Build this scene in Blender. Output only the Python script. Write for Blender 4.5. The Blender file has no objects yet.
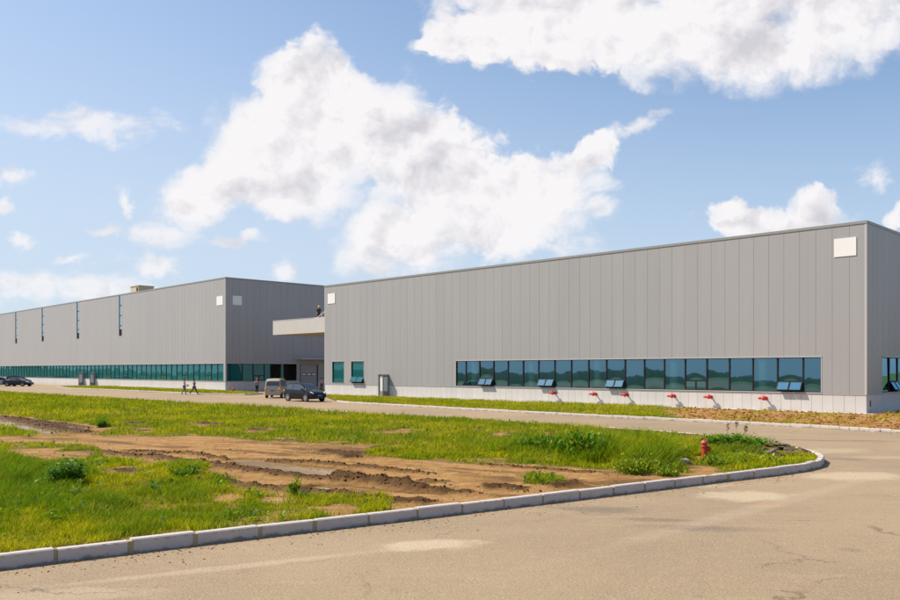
import bpy, bmesh, math, random
import numpy as np
from mathutils import Vector, Matrix, noise as mnoise

R = math.radians
rng = np.random.default_rng(7)
random.seed(7)
SC = bpy.context.scene
COL = SC.collection

# ------------------------------------------------------------------ camera
F_PX, CX, HY, CAM_H = 822.0, 450.0, 370.0, 2.7          # focal length, centre column, horizon row (photo pixels), eye height
cam_d = bpy.data.cameras.new('camera')
cam_d.sensor_width = 36.0
cam_d.lens = 36.0 * F_PX / 900.0
cam_d.shift_y = (HY - 300.0) / 900.0
cam_d.clip_end = 6000
cam = bpy.data.objects.new('camera', cam_d)
cam.location = (0, 0, CAM_H)
cam.rotation_euler = (R(90), 0, 0)
COL.objects.link(cam)
SC.camera = cam

def g(px, py, z=0.0):
    """ground point that the photograph shows at a pixel"""
    Y = F_PX * (CAM_H - z) / (py - HY)
    return ((px - CX) / F_PX * Y, Y)

# ------------------------------------------------------------------ sun and sky
SUN = Vector((-0.6487, 0.1445, 0.749)).normalized()
sd = bpy.data.lights.new('sun', 'SUN')
sd.energy = 5.0
sd.angle = R(0.53)
sd.color = (1.0, 0.90, 0.75)
so = bpy.data.objects.new('sun', sd)
so.rotation_euler = SUN.to_track_quat('Z', 'Y').to_euler()
so.location = (-60, 10, 60)
COL.objects.link(so)

SC.view_settings.view_transform = 'Standard'
SC.view_settings.look = 'None'
SC.view_settings.gamma = 1
SC.view_settings.use_curve_mapping = False
SC.view_settings.exposure = 0.55
SC.cycles.use_denoising = True
SC.cycles.max_bounces = 8
SC.cycles.transparent_max_bounces = 16


class NT:
    """small helper that writes shader nodes"""
    def __init__(s, tree):
        s.t = tree
        s.n, s.l = tree.nodes, tree.links

    def put(s, sock, v):
        if hasattr(v, 'is_output') or isinstance(v, bpy.types.NodeSocket):
            s.l.new(v, sock)
        elif v is not None:
            if sock.type == 'RGBA' and len(v) == 3:
                v = (*v, 1)
            sock.default_value = v

    def node(s, typ, **kw):
        n = s.n.new(typ)
        for k, v in kw.items():
            setattr(n, k, v)
        return n

    def math(s, op, a, b=None, c=None, clamp=False):
        n = s.node('ShaderNodeMath', operation=op, use_clamp=clamp)
        s.put(n.inputs[0], a)
        if b is not None: s.put(n.inputs[1], b)
        if c is not None: s.put(n.inputs[2], c)
        return n.outputs[0]

    def vmath(s, op, a, b=None):
        n = s.node('ShaderNodeVectorMath', operation=op)
        s.put(n.inputs[0], a)
        if b is not None: s.put(n.inputs[1], b)
        return n.outputs['Value'] if op in ('LENGTH', 'DISTANCE', 'DOT_PRODUCT') else n.outputs[0]

    def mix(s, f, a, b, mode='MIX'):
        n = s.node('ShaderNodeMix', data_type='RGBA', blend_type=mode)
        s.put(n.inputs[0], f)
        s.put(n.inputs[6], a)
        s.put(n.inputs[7], b)
        return n.outputs[2]

    def step(s, v, lo, hi, out0=0.0, out1=1.0):
        n = s.node('ShaderNodeMapRange', interpolation_type='SMOOTHSTEP')
        s.put(n.inputs[0], v)
        n.inputs[1].default_value = lo; n.inputs[2].default_value = hi
        n.inputs[3].default_value = out0; n.inputs[4].default_value = out1
        return n.outputs[0]

    def noise(s, vec, scale, detail=4, rough=0.55, dist=0.0, dim='3D'):
        n = s.node('ShaderNodeTexNoise', noise_dimensions=dim)
        if vec is not None: s.put(n.inputs['Vector'], vec)
        n.inputs['Scale'].default_value = scale
        n.inputs['Detail'].default_value = detail
        n.inputs['Roughness'].default_value = rough
        n.inputs['Distortion'].default_value = dist
        return n.outputs[0]

    def coord(s, which='Object'):
        return s.node('ShaderNodeTexCoord').outputs[which]

    def mapping(s, vec, loc=(0, 0, 0), rot=(0, 0, 0), scale=(1, 1, 1), typ='POINT'):
        n = s.node('ShaderNodeMapping', vector_type=typ)
        s.put(n.inputs[0], vec)
        n.inputs[1].default_value = loc
        n.inputs[2].default_value = rot
        n.inputs[3].default_value = scale
        return n.outputs[0]

    def bump(s, h, strength=0.3, dist=0.02):
        n = s.node('ShaderNodeBump')
        n.inputs['Strength'].default_value = strength
        n.inputs['Distance'].default_value = dist
        s.put(n.inputs['Height'], h)
        return n.outputs[0]

    def sep(s, vec):
        n = s.node('ShaderNodeSeparateXYZ')
        s.put(n.inputs[0], vec)
        return n.outputs

    def comb(s, x, y, z=0.0):
        n = s.node('ShaderNodeCombineXYZ')
        for i, v in enumerate((x, y, z)): s.put(n.inputs[i], v)
        return n.outputs[0]


W = bpy.data.worlds.new('World')
SC.world = W
W.use_nodes = True
W.node_tree.nodes.clear()
w = NT(W.node_tree)
SKY_STRENGTH = 0.081
sky = w.node('ShaderNodeTexSky', sky_type='NISHITA', sun_disc=False)
sky.sun_elevation = math.asin(SUN.z)
sky.sun_rotation = math.atan2(SUN.x, SUN.y)
sky.air_density = 1.0
sky.dust_density = 1.2
sky.ozone_density = 3.0
dirv = w.node('ShaderNodeTexCoord').outputs['Generated']
dx, dy, dz = w.sep(dirv)[0:3]
ady = w.math('MAXIMUM', w.math('ABSOLUTE', dy), 0.05)
uv = w.comb(w.math('DIVIDE', dx, ady), w.math('DIVIDE', dz, ady), 0.0)


def px_el(cx, cy, rx, ry, rot=0.0):
    return ((cx - CX) / F_PX, (HY - cy) / F_PX, rx / F_PX, ry / F_PX, R(rot))

CLOUDS = [  # cumulus banks: centre and radii given in photo pixels, turned into sky directions
    (303, 92, 44, 52, 0), (268, 140, 56, 50, 0), (228, 182, 62, 30, 25), (310, 150, 84, 56, 0), (378, 140, 76, 58, 0),
    (430, 180, 82, 62, 0), (400, 232, 56, 42, 0), (480, 208, 78, 54, 0), (540, 190, 60, 44, 0), (574, 164, 48, 20, 28),
    (428, 128, 34, 22, 0), (350, 92, 28, 22, 0), (290, 192, 80, 26, 0), (205, 200, 50, 20, 25), (250, 160, 50, 40, 0), (330, 70, 24, 20, 0), (500, 215, 60, 40, 0),
    (488, 36, 46, 32, 0), (546, 42, 56, 36, 0), (604, 24, 84, 46, 0), (684, 30, 84, 48, 0), (752, 48, 80, 40, 0),
    (826, 28, 90, 42, 12), (760, -14, 200, 60, 0), (440, 44, 20, 10, 0), (540, 4, 90, 30, 0),
    (772, 222, 66, 20, 0), (818, 212, 20, 16, 0), (728, 226, 24, 12, 0), (902, 216, 18, 14, 0),
]
WISPS = [
    (84, 124, 112, 17, 0), (12, 178, 30, 15, 0), (4, 212, 14, 12, 0), (102, 232, 24, 12, 0), (164, 240, 46, 18, 0),
    (26, 238, 18, 8, 0), (62, 260, 26, 9, 0), (40, 286, 170, 26, 0), (150, 262, 60, 14, 0), (560, 250, 60, 16, 0), (640, 130, 30, 10, 30), (234, 246, 34, 9, 0), (284, 270, 18, 14, 0),
    (128, 205, 8, 26, 12), (594, 210, 30, 20, 20), (612, 140, 30, 12, 24), (590, 180, 30, 26, 0), (872, 181, 22, 17, 0), (432, 44, 26, 12, 0), (370, 262, 30, 20, 0),
]

def blobs(lst, p, k):
    cur = None
    for e in lst:
        cx, cy, rx, ry, rot = px_el(*e)
        ln = w.vmath('LENGTH', w.mapping(p, (cx, cy, 0), (0, 0, rot), (rx, ry, 1), 'TEXTURE'))
        cur = ln if cur is None else w.math('SMOOTH_MIN', cur, ln, k)
    return w.math('SUBTRACT', 1.0, cur)

warp = w.noise(uv, 11.0, 4, 0.6, 0.0, '2D')
uvw = w.vmath('ADD', uv, w.vmath('SCALE', w.comb(w.math('SUBTRACT', warp, 0.5), w.math('SUBTRACT', w.noise(w.vmath('ADD', uv, (3.3, 1.7, 0)), 11.0, 4, 0.6, 0.0, '2D'), 0.5), 0.0), None))
uvw.node.inputs[1].links[0].from_node.inputs['Scale'].default_value = 0.06
n_big = w.noise(uv, 11.0, 8, 0.52, 0.1, '2D')
n_sun = w.noise(w.vmath('ADD', uv, (-0.012, 0.016, 0.0)), 11.0, 8, 0.52, 0.1, '2D')
def puff(off, det):
    v = w.node('ShaderNodeTexVoronoi', feature='SMOOTH_F1', voronoi_dimensions='2D', normalize=True)
    w.put(v.inputs['Vector'], w.vmath('ADD', w.mapping(uvw, scale=(1, 1.15, 1)), off))
    v.inputs['Scale'].default_value = 17.0
    v.inputs['Detail'].default_value = det
    v.inputs['Roughness'].default_value = 0.55
    v.inputs['Lacunarity'].default_value = 2.3
    v.inputs['Smoothness'].default_value = 0.25
    return w.math('SUBTRACT', 0.35, v.outputs['Distance'])
p_0, p_1 = puff((0, 0, 0), 3.0), puff((-0.010, 0.013, 0.0), 3.0)
d1 = blobs(CLOUDS, uvw, 0.12)
dens = w.math('ADD', w.math('ADD', d1, w.math('MULTIPLY', w.math('SUBTRACT', n_big, 0.44), 1.15)), w.math('MULTIPLY', w.math('ADD', p_0, 0.10), 1.1))
soft = w.step(w.noise(uv, 4.5, 3, 0.5, 0.0, '2D'), 0.40, 0.62)                # some edges crisp, some torn and thin
a1 = w.math('ADD', w.math('MULTIPLY', w.step(dens, 0.0, 0.34), w.math('SUBTRACT', 1.0, soft)), w.math('MULTIPLY', w.step(dens, -0.12, 0.75), soft))
d2 = blobs(WISPS, uvw, 0.2)
n_w = w.noise(w.mapping(uv, scale=(1, 2.2, 1)), 12.0, 6, 0.62, 0.3, '2D')
a2 = w.math('MULTIPLY', w.step(w.math('ADD', d2, w.math('MULTIPLY', w.math('SUBTRACT', n_w, 0.5), 2.1)), 0.0, 0.95), 0.82)
front = w.step(dy, 0.0, 0.1)
a_front = w.math('MULTIPLY', w.math('MAXIMUM', a1, a2), front)
gen = w.noise(w.mapping(dirv, scale=(1, 1, 2.2)), 2.6, 8, 0.58, 0.3)
a_back = w.math('MULTIPLY', w.math('MULTIPLY', w.step(gen, 0.54, 0.70), 0.5), w.math('SUBTRACT', 1.0, front))
alpha = w.math('MULTIPLY', w.math('MAXIMUM', a_front, a_back), w.step(dz, 0.0, 0.05))
billow = w.math('ADD', w.math('SUBTRACT', n_big, n_sun), w.math('MULTIPLY', w.math('SUBTRACT', p_0, p_1), 0.55))                       # relief of the billows against the sun's side
core = w.step(w.noise(w.mapping(uv, scale=(1, 1.4, 1)), 6.5, 4, 0.5, 0.0, '2D'), 0.42, 0.68)
shade = w.math('ADD', w.math('MULTIPLY', w.math('MULTIPLY', core, w.step(d1, 0.15, 0.8)), 0.60), w.math('MULTIPLY', billow, -2.8), clamp=True)
c_col = w.mix(shade, (7.95, 7.8, 7.9), (5.5, 5.4, 5.85))
# thin white veil low in the sky
veil = w.math('MULTIPLY', w.step(dz, 0.48, 0.0), 0.68)
side = w.math('MULTIPLY', w.step(dx, 0.70, -0.6), 0.36)
hz = w.math('MINIMUM', w.math('ADD', veil, side), 0.8)
hs = w.node('ShaderNodeHueSaturation')
hs.inputs['Saturation'].default_value = 1.14
hs.inputs['Value'].default_value = 1.32
w.put(hs.inputs['Color'], sky.outputs[0])
skyc = w.mix(hz, hs.outputs[0], (5.2, 6.1, 7.3))
bg = w.node('ShaderNodeBackground')
w.put(bg.inputs[0], w.mix(alpha, skyc, c_col))
bg.inputs[1].default_value = SKY_STRENGTH
wo = w.node('ShaderNodeOutputWorld')
w.l.new(bg.outputs[0], wo.inputs[0])


# ------------------------------------------------------------------ material helpers
def new_mat(name):
    m = bpy.data.materials.new(name)
    m.use_nodes = True
    m.node_tree.nodes.clear()
    t = NT(m.node_tree)
    b = t.node('ShaderNodeBsdfPrincipled')
    o = t.node('ShaderNodeOutputMaterial')
    t.l.new(b.outputs[0], o.inputs[0])
    return m, t, b, o


def simple(name, col, rough=0.5, metal=0.0, var=0.12, scale=6.0, bump=0.0, spec=0.5, coat=0.0):
    m, t, b, o = new_mat(name)
    p = t.coord()
    n = t.noise(p, scale, 5, 0.6)
    c0 = tuple(c * (1 - var) for c in col); c1 = tuple(min(1, c * (1 + var)) for c in col)
    t.put(b.inputs['Base Color'], t.mix(n, c0, c1))
    t.put(b.inputs['Roughness'], t.step(n, 0.2, 0.8, max(0.02, rough - 0.08), min(1, rough + 0.08)))
    b.inputs['Metallic'].default_value = metal
    b.inputs['Specular IOR Level'].default_value = spec
    b.inputs['Coat Weight'].default_value = coat
    b.inputs['Coat Roughness'].default_value = 0.04
    if bump:
        t.put(b.inputs['Normal'], t.bump(t.noise(p, scale * 6, 4, 0.6), bump, 0.01))
    return m


def clad_mat(name, col, pitch, rough=0.42, metal=0.0, var=0.016, streak=0.05, dirt=None):
    """painted metal panels: every panel a slightly different batch, faint vertical streaks"""
    m, t, b, o = new_mat(name)
    p = t.coord()
    x, y, z = t.sep(p)[0:3]
    idx = t.math('FLOOR', t.math('DIVIDE', x, pitch))
    wn = t.node('ShaderNodeTexWhiteNoise', noise_dimensions='1D')
    t.put(wn.inputs['W'], idx)
    r = wn.outputs['Value']
    st = t.noise(t.mapping(p, scale=(3.0, 3.0, 0.05)), 1.2, 4, 0.6)
    wave = t.noise(t.mapping(p, scale=(0.5, 0.5, 0.12)), 0.6, 2, 0.5)
    f = t.math('ADD', t.math('MULTIPLY', t.math('SUBTRACT', r, 0.5), var * 2), t.math('MULTIPLY', t.math('SUBTRACT', st, 0.5), streak * 2))
    f = t.math('ADD', t.math('ADD', f, 1.0), t.math('MULTIPLY', t.math('SUBTRACT', wave, 0.5), 0.10))
    c = t.vmath('SCALE', col, None)
    c.node.inputs['Scale'].default_value = 1
    t.put(c.node.inputs['Scale'], f)
    cc = c
    if dirt:
        dn = t.noise(t.mapping(p, scale=(1.0, 1.0, 0.6)), 2.2, 6, 0.65)
        low = t.math('MULTIPLY', t.step(z, 0.55, 0.0), t.step(dn, 0.3, 0.7))
        cc = t.mix(t.math('MULTIPLY', low, 0.55), c, dirt)
    t.put(b.inputs['Base Color'], cc)
    t.put(b.inputs['Roughness'], t.math('ADD', t.math('MULTIPLY', wave, 0.16), rough - 0.08))
    b.inputs['Metallic'].default_value = metal
    b.inputs['Specular IOR Level'].default_value = 0.4
    oil = t.noise(t.mapping(p, scale=(1.1, 1.1, 0.35)), 1.3, 2, 0.5)
    t.put(b.inputs['Normal'], t.bump(oil, 0.10, 0.03))
    return m


def glass_mat(name, tint, deep, trans=0.5, spec_mix=1.0, base=0.0, gloss=(0.92, 0.98, 1.0)):
    """tinted facade glass: colour in the body, see-through, mirror at grazing view"""
    m, t, b, o = new_mat(name)
    b.inputs['Base Color'].default_value = (*deep, 1)
    b.inputs['Roughness'].default_value = 0.015
    b.inputs['IOR'].default_value = 1.75
    b.inputs['Specular IOR Level'].default_value = 0.5
    tr = t.node('ShaderNodeBsdfTransparent')
    tr.inputs[0].default_value = (*tint, 1)
    gl = t.node('ShaderNodeBsdfGlossy')
    gl.inputs['Roughness'].default_value = 0.0
    gl.inputs['Color'].default_value = (*gloss, 1)
    df = t.node('ShaderNodeBsdfDiffuse')
    df.inputs[0].default_value = (*deep, 1)
    mx = t.node('ShaderNodeMixShader'); mx.inputs[0].default_value = trans
    t.l.new(df.outputs[0], mx.inputs[1]); t.l.new(tr.outputs[0], mx.inputs[2])
    fr = t.node('ShaderNodeFresnel'); fr.inputs[0].default_value = 1.5
    f = t.math('ADD', t.math('MULTIPLY', fr.outputs[0], spec_mix), base, clamp=True)
    m2 = t.node('ShaderNodeMixShader')
    t.put(m2.inputs[0], f)
    t.l.new(mx.outputs[0], m2.inputs[1]); t.l.new(gl.outputs[0], m2.inputs[2])
    t.l.new(m2.outputs[0], o.inputs[0])
    t.n.remove(b)
    return m


# ------------------------------------------------------------------ mesh helpers
class MB:
    """collects shapes; build() links them as one mesh object"""
    def __init__(s):
        s.v, s.f, s.m = [], [], []

    def add(s, vs, fs, mi=0):
        o = len(s.v)
        s.v += [tuple(v) for v in vs]
        s.f += [tuple(i + o for i in f) for f in fs]
        s.m += [mi] * len(fs)

    def box(s, x0, x1, y0, y1, z0, z1, mi=0, M=None):
        vs = [(x0, y0, z0), (x1, y0, z0), (x1, y1, z0), (x0, y1, z0), (x0, y0, z1), (x1, y0, z1), (x1, y1, z1), (x0, y1, z1)]
        if M is not None: vs = [M @ Vector(v) for v in vs]
        s.add(vs, [(3, 2, 1, 0), (4, 5, 6, 7), (0, 1, 5, 4), (1, 2, 6, 5), (2, 3, 7, 6), (3, 0, 4, 7)], mi)

    def lathe(s, prof, n=20, M=None, mi=0):
        """profile of (radius, z) turned round z"""
        vs, fs = [], []
        for r, z in prof:
            for k in range(n):
                a = 2 * math.pi * k / n
                vs.append(Vector((r * math.cos(a), r * math.sin(a), z)))
        for i in range(len(prof) - 1):
            for k in range(n):
                k2 = (k + 1) % n
                fs.append((i * n + k, i * n + k2, (i + 1) * n + k2, (i + 1) * n + k))
        fs.append(tuple(range(n))[::-1])
        fs.append(tuple((len(prof) - 1) * n + k for k in range(n)))
        if M is not None: vs = [M @ v for v in vs]
        s.add(vs, fs, mi)

    def tube(s, a, b, r, n=10, r2=None, mi=0):
        a, b = Vector(a), Vector(b)
        q = (b - a).to_track_quat('Z', 'Y').to_matrix().to_4x4()
        s.lathe([(r, 0), (r if r2 is None else r2, (b - a).length)], n, Matrix.Translation(a) @ q, mi)

    def build(s, name, mats, parent=None, M=None, smooth=False, bevel=0.0):
        me = bpy.data.meshes.new(name)
        me.from_pydata(s.v, [], s.f)
        for m in (mats if isinstance(mats, (list, tuple)) else [mats]): me.materials.append(m)
        if len(me.materials) > 1: me.polygons.foreach_set('material_index', s.m)
        if smooth: me.polygons.foreach_set('use_smooth', [True] * len(me.polygons))
        me.update()
        o = bpy.data.objects.new(name, me)
        COL.objects.link(o)
        if parent is not None: o.parent = parent
        if M is not None: o.matrix_local = M
        if bevel:
            bv = o.modifiers.new('bevel', 'BEVEL'); bv.width = bevel; bv.segments = 2; bv.limit_method = 'ANGLE'
        return o


def tag(o, label=None, cat=None, group=None, kind=None):
    if label: o['label'] = label
    if cat: o['category'] = cat
    if group: o['group'] = group
    if kind: o['kind'] = kind
    return o


def empty(name, loc=(0, 0, 0), rz=0.0, label=None, cat=None, group=None):
    o = bpy.data.objects.new(name, None)
    o.empty_display_size = 0.3
    o.location = loc
    o.rotation_euler = (0, 0, rz)
    COL.objects.link(o)
    return tag(o, label, cat, group)


def copy_tree(o, parent=None):
    c = o.copy()
    COL.objects.link(c)
    if parent is not None: c.parent = parent
    for ch in [k for k in o.children]: copy_tree(ch, c)
    return c


def np_mesh(name, verts, tris, mats, attr=None, smooth=False, quads=None):
    """fast mesh from numpy arrays (triangles, and optional quads)"""
    me = bpy.data.meshes.new(name)
    nq = 0 if quads is None else len(quads)
    nt = 0 if tris is None else len(tris)
    loops = np.concatenate([a.reshape(-1) for a in (tris, quads) if a is not None and len(a)]).astype(np.int32)
    me.vertices.add(len(verts)); me.vertices.foreach_set('co', np.asarray(verts, np.float32).reshape(-1))
    me.loops.add(len(loops)); me.loops.foreach_set('vertex_index', loops)
    me.polygons.add(nt + nq)
    starts = np.concatenate([np.arange(nt) * 3, nt * 3 + np.arange(nq) * 4]).astype(np.int32)
    me.polygons.foreach_set('loop_start', starts)
    if smooth: me.polygons.foreach_set('use_smooth', np.ones(nt + nq, bool))
    for m in (mats if isinstance(mats, (list, tuple)) else [mats]): me.materials.append(m)
    if attr:
        for k, a in attr.items():
            if a.ndim == 1:
                at = me.attributes.new(k, 'FLOAT', 'POINT'); at.data.foreach_set('value', a.astype(np.float32))
            else:
                at = me.attributes.new(k, 'FLOAT_COLOR', 'POINT')
                at.data.foreach_set('color', np.c_[a, np.ones(len(a))].astype(np.float32).reshape(-1))
    me.update(calc_edges=True)
    me.validate()
    o = bpy.data.objects.new(name, me)
    COL.objects.link(o)
    return o


# value noise for numpy
_P = rng.random((256, 256))
def vnoise(x, y):
    xi, yi = np.floor(x).astype(int), np.floor(y).astype(int)
    fx, fy = x - xi, y - yi
    fx = fx * fx * (3 - 2 * fx); fy = fy * fy * (3 - 2 * fy)
    a = _P[xi & 255, yi & 255]; b = _P[(xi + 1) & 255, yi & 255]
    c = _P[xi & 255, (yi + 1) & 255]; d = _P[(xi + 1) & 255, (yi + 1) & 255]
    return (a * (1 - fx) + b * fx) * (1 - fy) + (c * (1 - fx) + d * fx) * fy

def fbm(x, y, o=4, s=1.0):
    t, amp, tot = 0.0, 0.5, 0.0
    for i in range(o):
        t = t + amp * vnoise(x * s + 17.3 * i, y * s + 5.1 * i); tot += amp
        s *= 2.03; amp *= 0.5
    return t / tot

def inside(poly, x, y):
    c = np.zeros(x.shape, bool)
    n = len(poly)
    for i in range(n):
        x0, y0 = poly[i]; x1, y1 = poly[(i + 1) % n]
        if y0 == y1: continue
        k = ((y0 > y) != (y1 > y)) & (x < (x1 - x0) * (y - y0) / (y1 - y0) + x0)
        c ^= k
    return c

def seg_dist(pts, x, y):
    """distance to a polyline and the position along it (0..1)"""
    best = np.full(x.shape, 1e9); along = np.zeros(x.shape)
    n = len(pts) - 1
    for i in range(n):
        ax, ay = pts[i]; bx, by = pts[i + 1]
        dx_, dy_ = bx - ax, by - ay
        t = np.clip(((x - ax) * dx_ + (y - ay) * dy_) / (dx_ * dx_ + dy_ * dy_), 0, 1)
        d = np.hypot(x - ax - t * dx_, y - ay - t * dy_)
        k = d < best
        best = np.where(k, d, best); along = np.where(k, (i + t) / n, along)
    return best, along

def sstep(v, lo, hi):
    t = np.clip((v - lo) / (hi - lo), 0, 1)
    return t * t * (3 - 2 * t)


# ------------------------------------------------------------------ materials
M = {}
M['clad'] = clad_mat('grey_cladding', (0.310, 0.306, 0.314), 1.0)
M['clad_far'] = clad_mat('grey_cladding_far', (0.322, 0.316, 0.324), 1.0, var=0.015)
M['joint'] = simple('panel_joint', (0.292, 0.288, 0.295), 0.7)
M['plinth'] = clad_mat('pale_plinth', (0.535, 0.515, 0.505), 0.65, rough=0.6, var=0.035, streak=0.05, dirt=(0.36, 0.28, 0.19))
M['trim'] = simple('pale_trim', (0.42, 0.41, 0.41), 0.4, var=0.05)
M['coping'] = simple('coping_metal', (0.24, 0.24, 0.235), 0.4, var=0.08)
M['white'] = simple('white_sheet', (0.70, 0.70, 0.70), 0.5, var=0.03, scale=2)
M['frame'] = simple('window_frame', (0.016, 0.019, 0.023), 0.65, var=0.2, spec=0.2)
M['glass'] = glass_mat('blue_glass', (0.58, 0.92, 0.92), (0.006, 0.055, 0.075), 0.82, 1.0, 0.24, (0.38, 0.74, 1.0))
M['glass_far'] = glass_mat('teal_glass', (0.20, 0.62, 0.62), (0.006, 0.135, 0.150), 0.40, 1.0, 0.05, (0.5, 0.95, 1.0))
M['glass_sky'] = glass_mat('strip_glass', (0.4, 0.6, 0.7), (0.10, 0.17, 0.20), 0.3, 1.0, 0.42, (0.75, 0.92, 1.0))
M['room'] = simple('interior_paint', (0.42, 0.42, 0.40), 0.8)
M['floor_in'] = simple('interior_floor', (0.22, 0.23, 0.22), 0.6)
M['concrete'] = simple('concrete', (0.46, 0.43, 0.39), 0.85, var=0.2, scale=2, bump=0.2)
M['column'] = simple('column_paint', (0.75, 0.78, 0.76), 0.7)
M['door'] = simple('door_grey', (0.20, 0.20, 0.195), 0.45)
M['doorglass'] = simple('door_pane', (0.62, 0.64, 0.64), 0.25, var=0.1)
M['doordark'] = simple('doorway_dark', (0.10, 0.085, 0.06), 0.8)
M['canopy'] = simple('canopy_panel', (0.46, 0.44, 0.42), 0.5, var=0.06, scale=0.8)
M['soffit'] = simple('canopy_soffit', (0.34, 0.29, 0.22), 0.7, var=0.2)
M['shutter'] = simple('shutter_grey', (0.30, 0.30, 0.31), 0.5, var=0.06)
M['red'] = simple('red_paint', (0.46, 0.016, 0.010), 0.5, var=0.18, scale=9, coat=0.2)
M['redold'] = simple('faded_red_paint', (0.42, 0.045, 0.022), 0.55, var=0.3, scale=14, bump=0.15)
M['steel'] = simple('galvanised_steel', (0.55, 0.56, 0.57), 0.35, metal=0.9)
M['beige'] = simple('beige_render', (0.50, 0.42, 0.28), 0.8, var=0.1)
M['dark'] = simple('dark_plastic', (0.02, 0.02, 0.022), 0.6)
M['brick'] = simple('brown_brick', (0.30, 0.13, 0.08), 0.85, var=0.2)


def asphalt():
    m, t, b, o = new_mat('dusty_asphalt')
    p = t.coord()
    big = t.noise(p, 0.16, 5, 0.6, 0.4)
    mid = t.noise(t.mapping(p, rot=(0, 0, R(37)), scale=(0.35, 1.5, 1)), 0.8, 6, 0.65)
    fine = t.noise(p, 26.0, 4, 0.75)
    grit = t.node('ShaderNodeTexVoronoi'); t.put(grit.inputs['Vector'], p); grit.inputs['Scale'].default_value = 46.0
    c = t.mix(t.step(big, 0.3, 0.7), (0.238, 0.180, 0.116), (0.298, 0.220, 0.140))
    c = t.mix(t.math('MULTIPLY', t.step(mid, 0.50, 0.72), 0.40), c, (0.33, 0.25, 0.155))
    c = t.mix(t.math('MULTIPLY', t.step(mid, 0.45, 0.25), 0.35), c, (0.20, 0.16, 0.115))
    # pale dust and mortar spills
    for (px, py, rx, ry, amt) in ((430, 545, 0.95, 0.42, 0.75), (745, 496, 1.1, 0.75, 0.7), (852, 476, 1.5, 0.9, 0.65), (700, 486, 0.9, 0.35, 0.35), (822, 451, 1.8, 0.9, 0.35), (868, 458, 1.7, 0.5, 0.3), (60, 596, 1.3, 0.35, 0.3)):
        X, Y = g(px, py)
        q = t.mapping(p, (X, Y, 0), (0, 0, R(12)), (rx, ry, 1), 'TEXTURE')
        ln = t.vmath('LENGTH', t.vmath('MULTIPLY', q, (1, 1, 0)))
        e = t.math('ADD', ln, t.math('MULTIPLY', t.math('SUBTRACT', t.noise(p, 1.7, 6, 0.7), 0.5), 1.5))
        c = t.mix(t.math('MULTIPLY', t.step(e, 1.15, 0.55), amt), c, (0.44, 0.36, 0.25))
    # damp and oily stains
    for (px, py, rx, ry, amt) in ((600, 510, 1.1, 0.5, 0.6), (700, 528, 1.2, 0.35, 0.55), (660, 520, 0.9, 0.22, 0.5), (845, 459, 0.9, 0.5, 0.6), (862, 441, 2.2, 0.35, 0.55), (800, 440, 1.0, 0.3, 0.5), (850, 550, 0.22, 0.16, 0.35)):
        X, Y = g(px, py)
        q = t.mapping(p, (X, Y, 0), (0, 0, R(-8)), (rx, ry, 1), 'TEXTURE')
        ln = t.vmath('LENGTH', t.vmath('MULTIPLY', q, (1, 1, 0)))
        e = t.math('ADD', ln, t.math('MULTIPLY', t.math('SUBTRACT', t.noise(p, 1.3, 5, 0.7), 0.5), 1.6))
        c = t.mix(t.math('MULTIPLY', t.step(e, 1.2, 0.3), amt), c, (0.105, 0.088, 0.07))
    X, Y = g(770, 506)
    q = t.mapping(p, (X, Y, 0), (0, 0, R(5)), (0.55, 0.22, 1), 'TEXTURE')
    c = t.mix(t.math('MULTIPLY', t.step(t.math('ADD', t.vmath('LENGTH', t.vmath('MULTIPLY', q, (1, 1, 0))), t.math('MULTIPLY', t.math('SUBTRACT', t.noise(p, 2.5, 5, 0.7), 0.5), 1.2)), 1.1, 0.4), 0.5), c, (0.42, 0.22, 0.09))
    # cart of dust along the kerb, a pale trail and a few cracks
    for (xa, ya, xb, yb, wd, amt) in ((0, 592, 420, 547, 0.16, 0.5), (560, 560, 900, 470, 0.30, 0.25)):
        (X0, Y0), (X1, Y1) = g(xa, ya), g(xb, yb)
        an = math.atan2(Y1 - Y0, X1 - X0); ln_ = math.hypot(X1 - X0, Y1 - Y0)
        q = t.mapping(p, ((X0 + X1) / 2, (Y0 + Y1) / 2, 0), (0, 0, an), (ln_ * 0.55, wd, 1), 'TEXTURE')
        e = t.math('ADD', t.vmath('LENGTH', t.vmath('MULTIPLY', q, (1, 1, 0))), t.math('MULTIPLY', t.math('SUBTRACT', t.noise(p, 1.1, 6, 0.7), 0.5), 1.6))
        c = t.mix(t.math('MULTIPLY', t.step(e, 1.2, 0.3), amt), c, (0.40, 0.325, 0.235))
    mott = t.noise(p, 5.5, 5, 0.7)
    c = t.mix(t.math('MULTIPLY', t.step(mott, 0.52, 0.72), 0.30), c, (0.38, 0.30, 0.21))
    c = t.mix(t.math('MULTIPLY', t.step(mott, 0.46, 0.28), 0.30), c, (0.15, 0.115, 0.08))
    cr = t.node('ShaderNodeTexVoronoi', feature='DISTANCE_TO_EDGE'); cr.inputs['Scale'].default_value = 0.23
    t.put(cr.inputs['Vector'], t.vmath('ADD', p, t.vmath('MULTIPLY', t.comb(t.noise(p, 0.9, 5, 0.65), t.noise(t.vmath('ADD', p, (9, 2, 0)), 0.9, 5, 0.65), 0.0), (1.6, 1.6, 0))))
    ck = t.math('MULTIPLY', t.step(cr.outputs['Distance'], 0.007, 0.0), t.step(t.noise(p, 0.35, 3, 0.5), 0.50, 0.62))
    c = t.mix(t.math('MULTIPLY', ck, 0.6), c, (0.07, 0.052, 0.036))
    sp = t.node('ShaderNodeTexVoronoi'); t.put(sp.inputs['Vector'], p); sp.inputs['Scale'].default_value = 15.0
    spk = t.math('MULTIPLY', t.step(sp.outputs['Distance'], 0.20, 0.10), t.step(t.sep(sp.outputs['Color'])[0], 0.62, 0.66))
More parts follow.
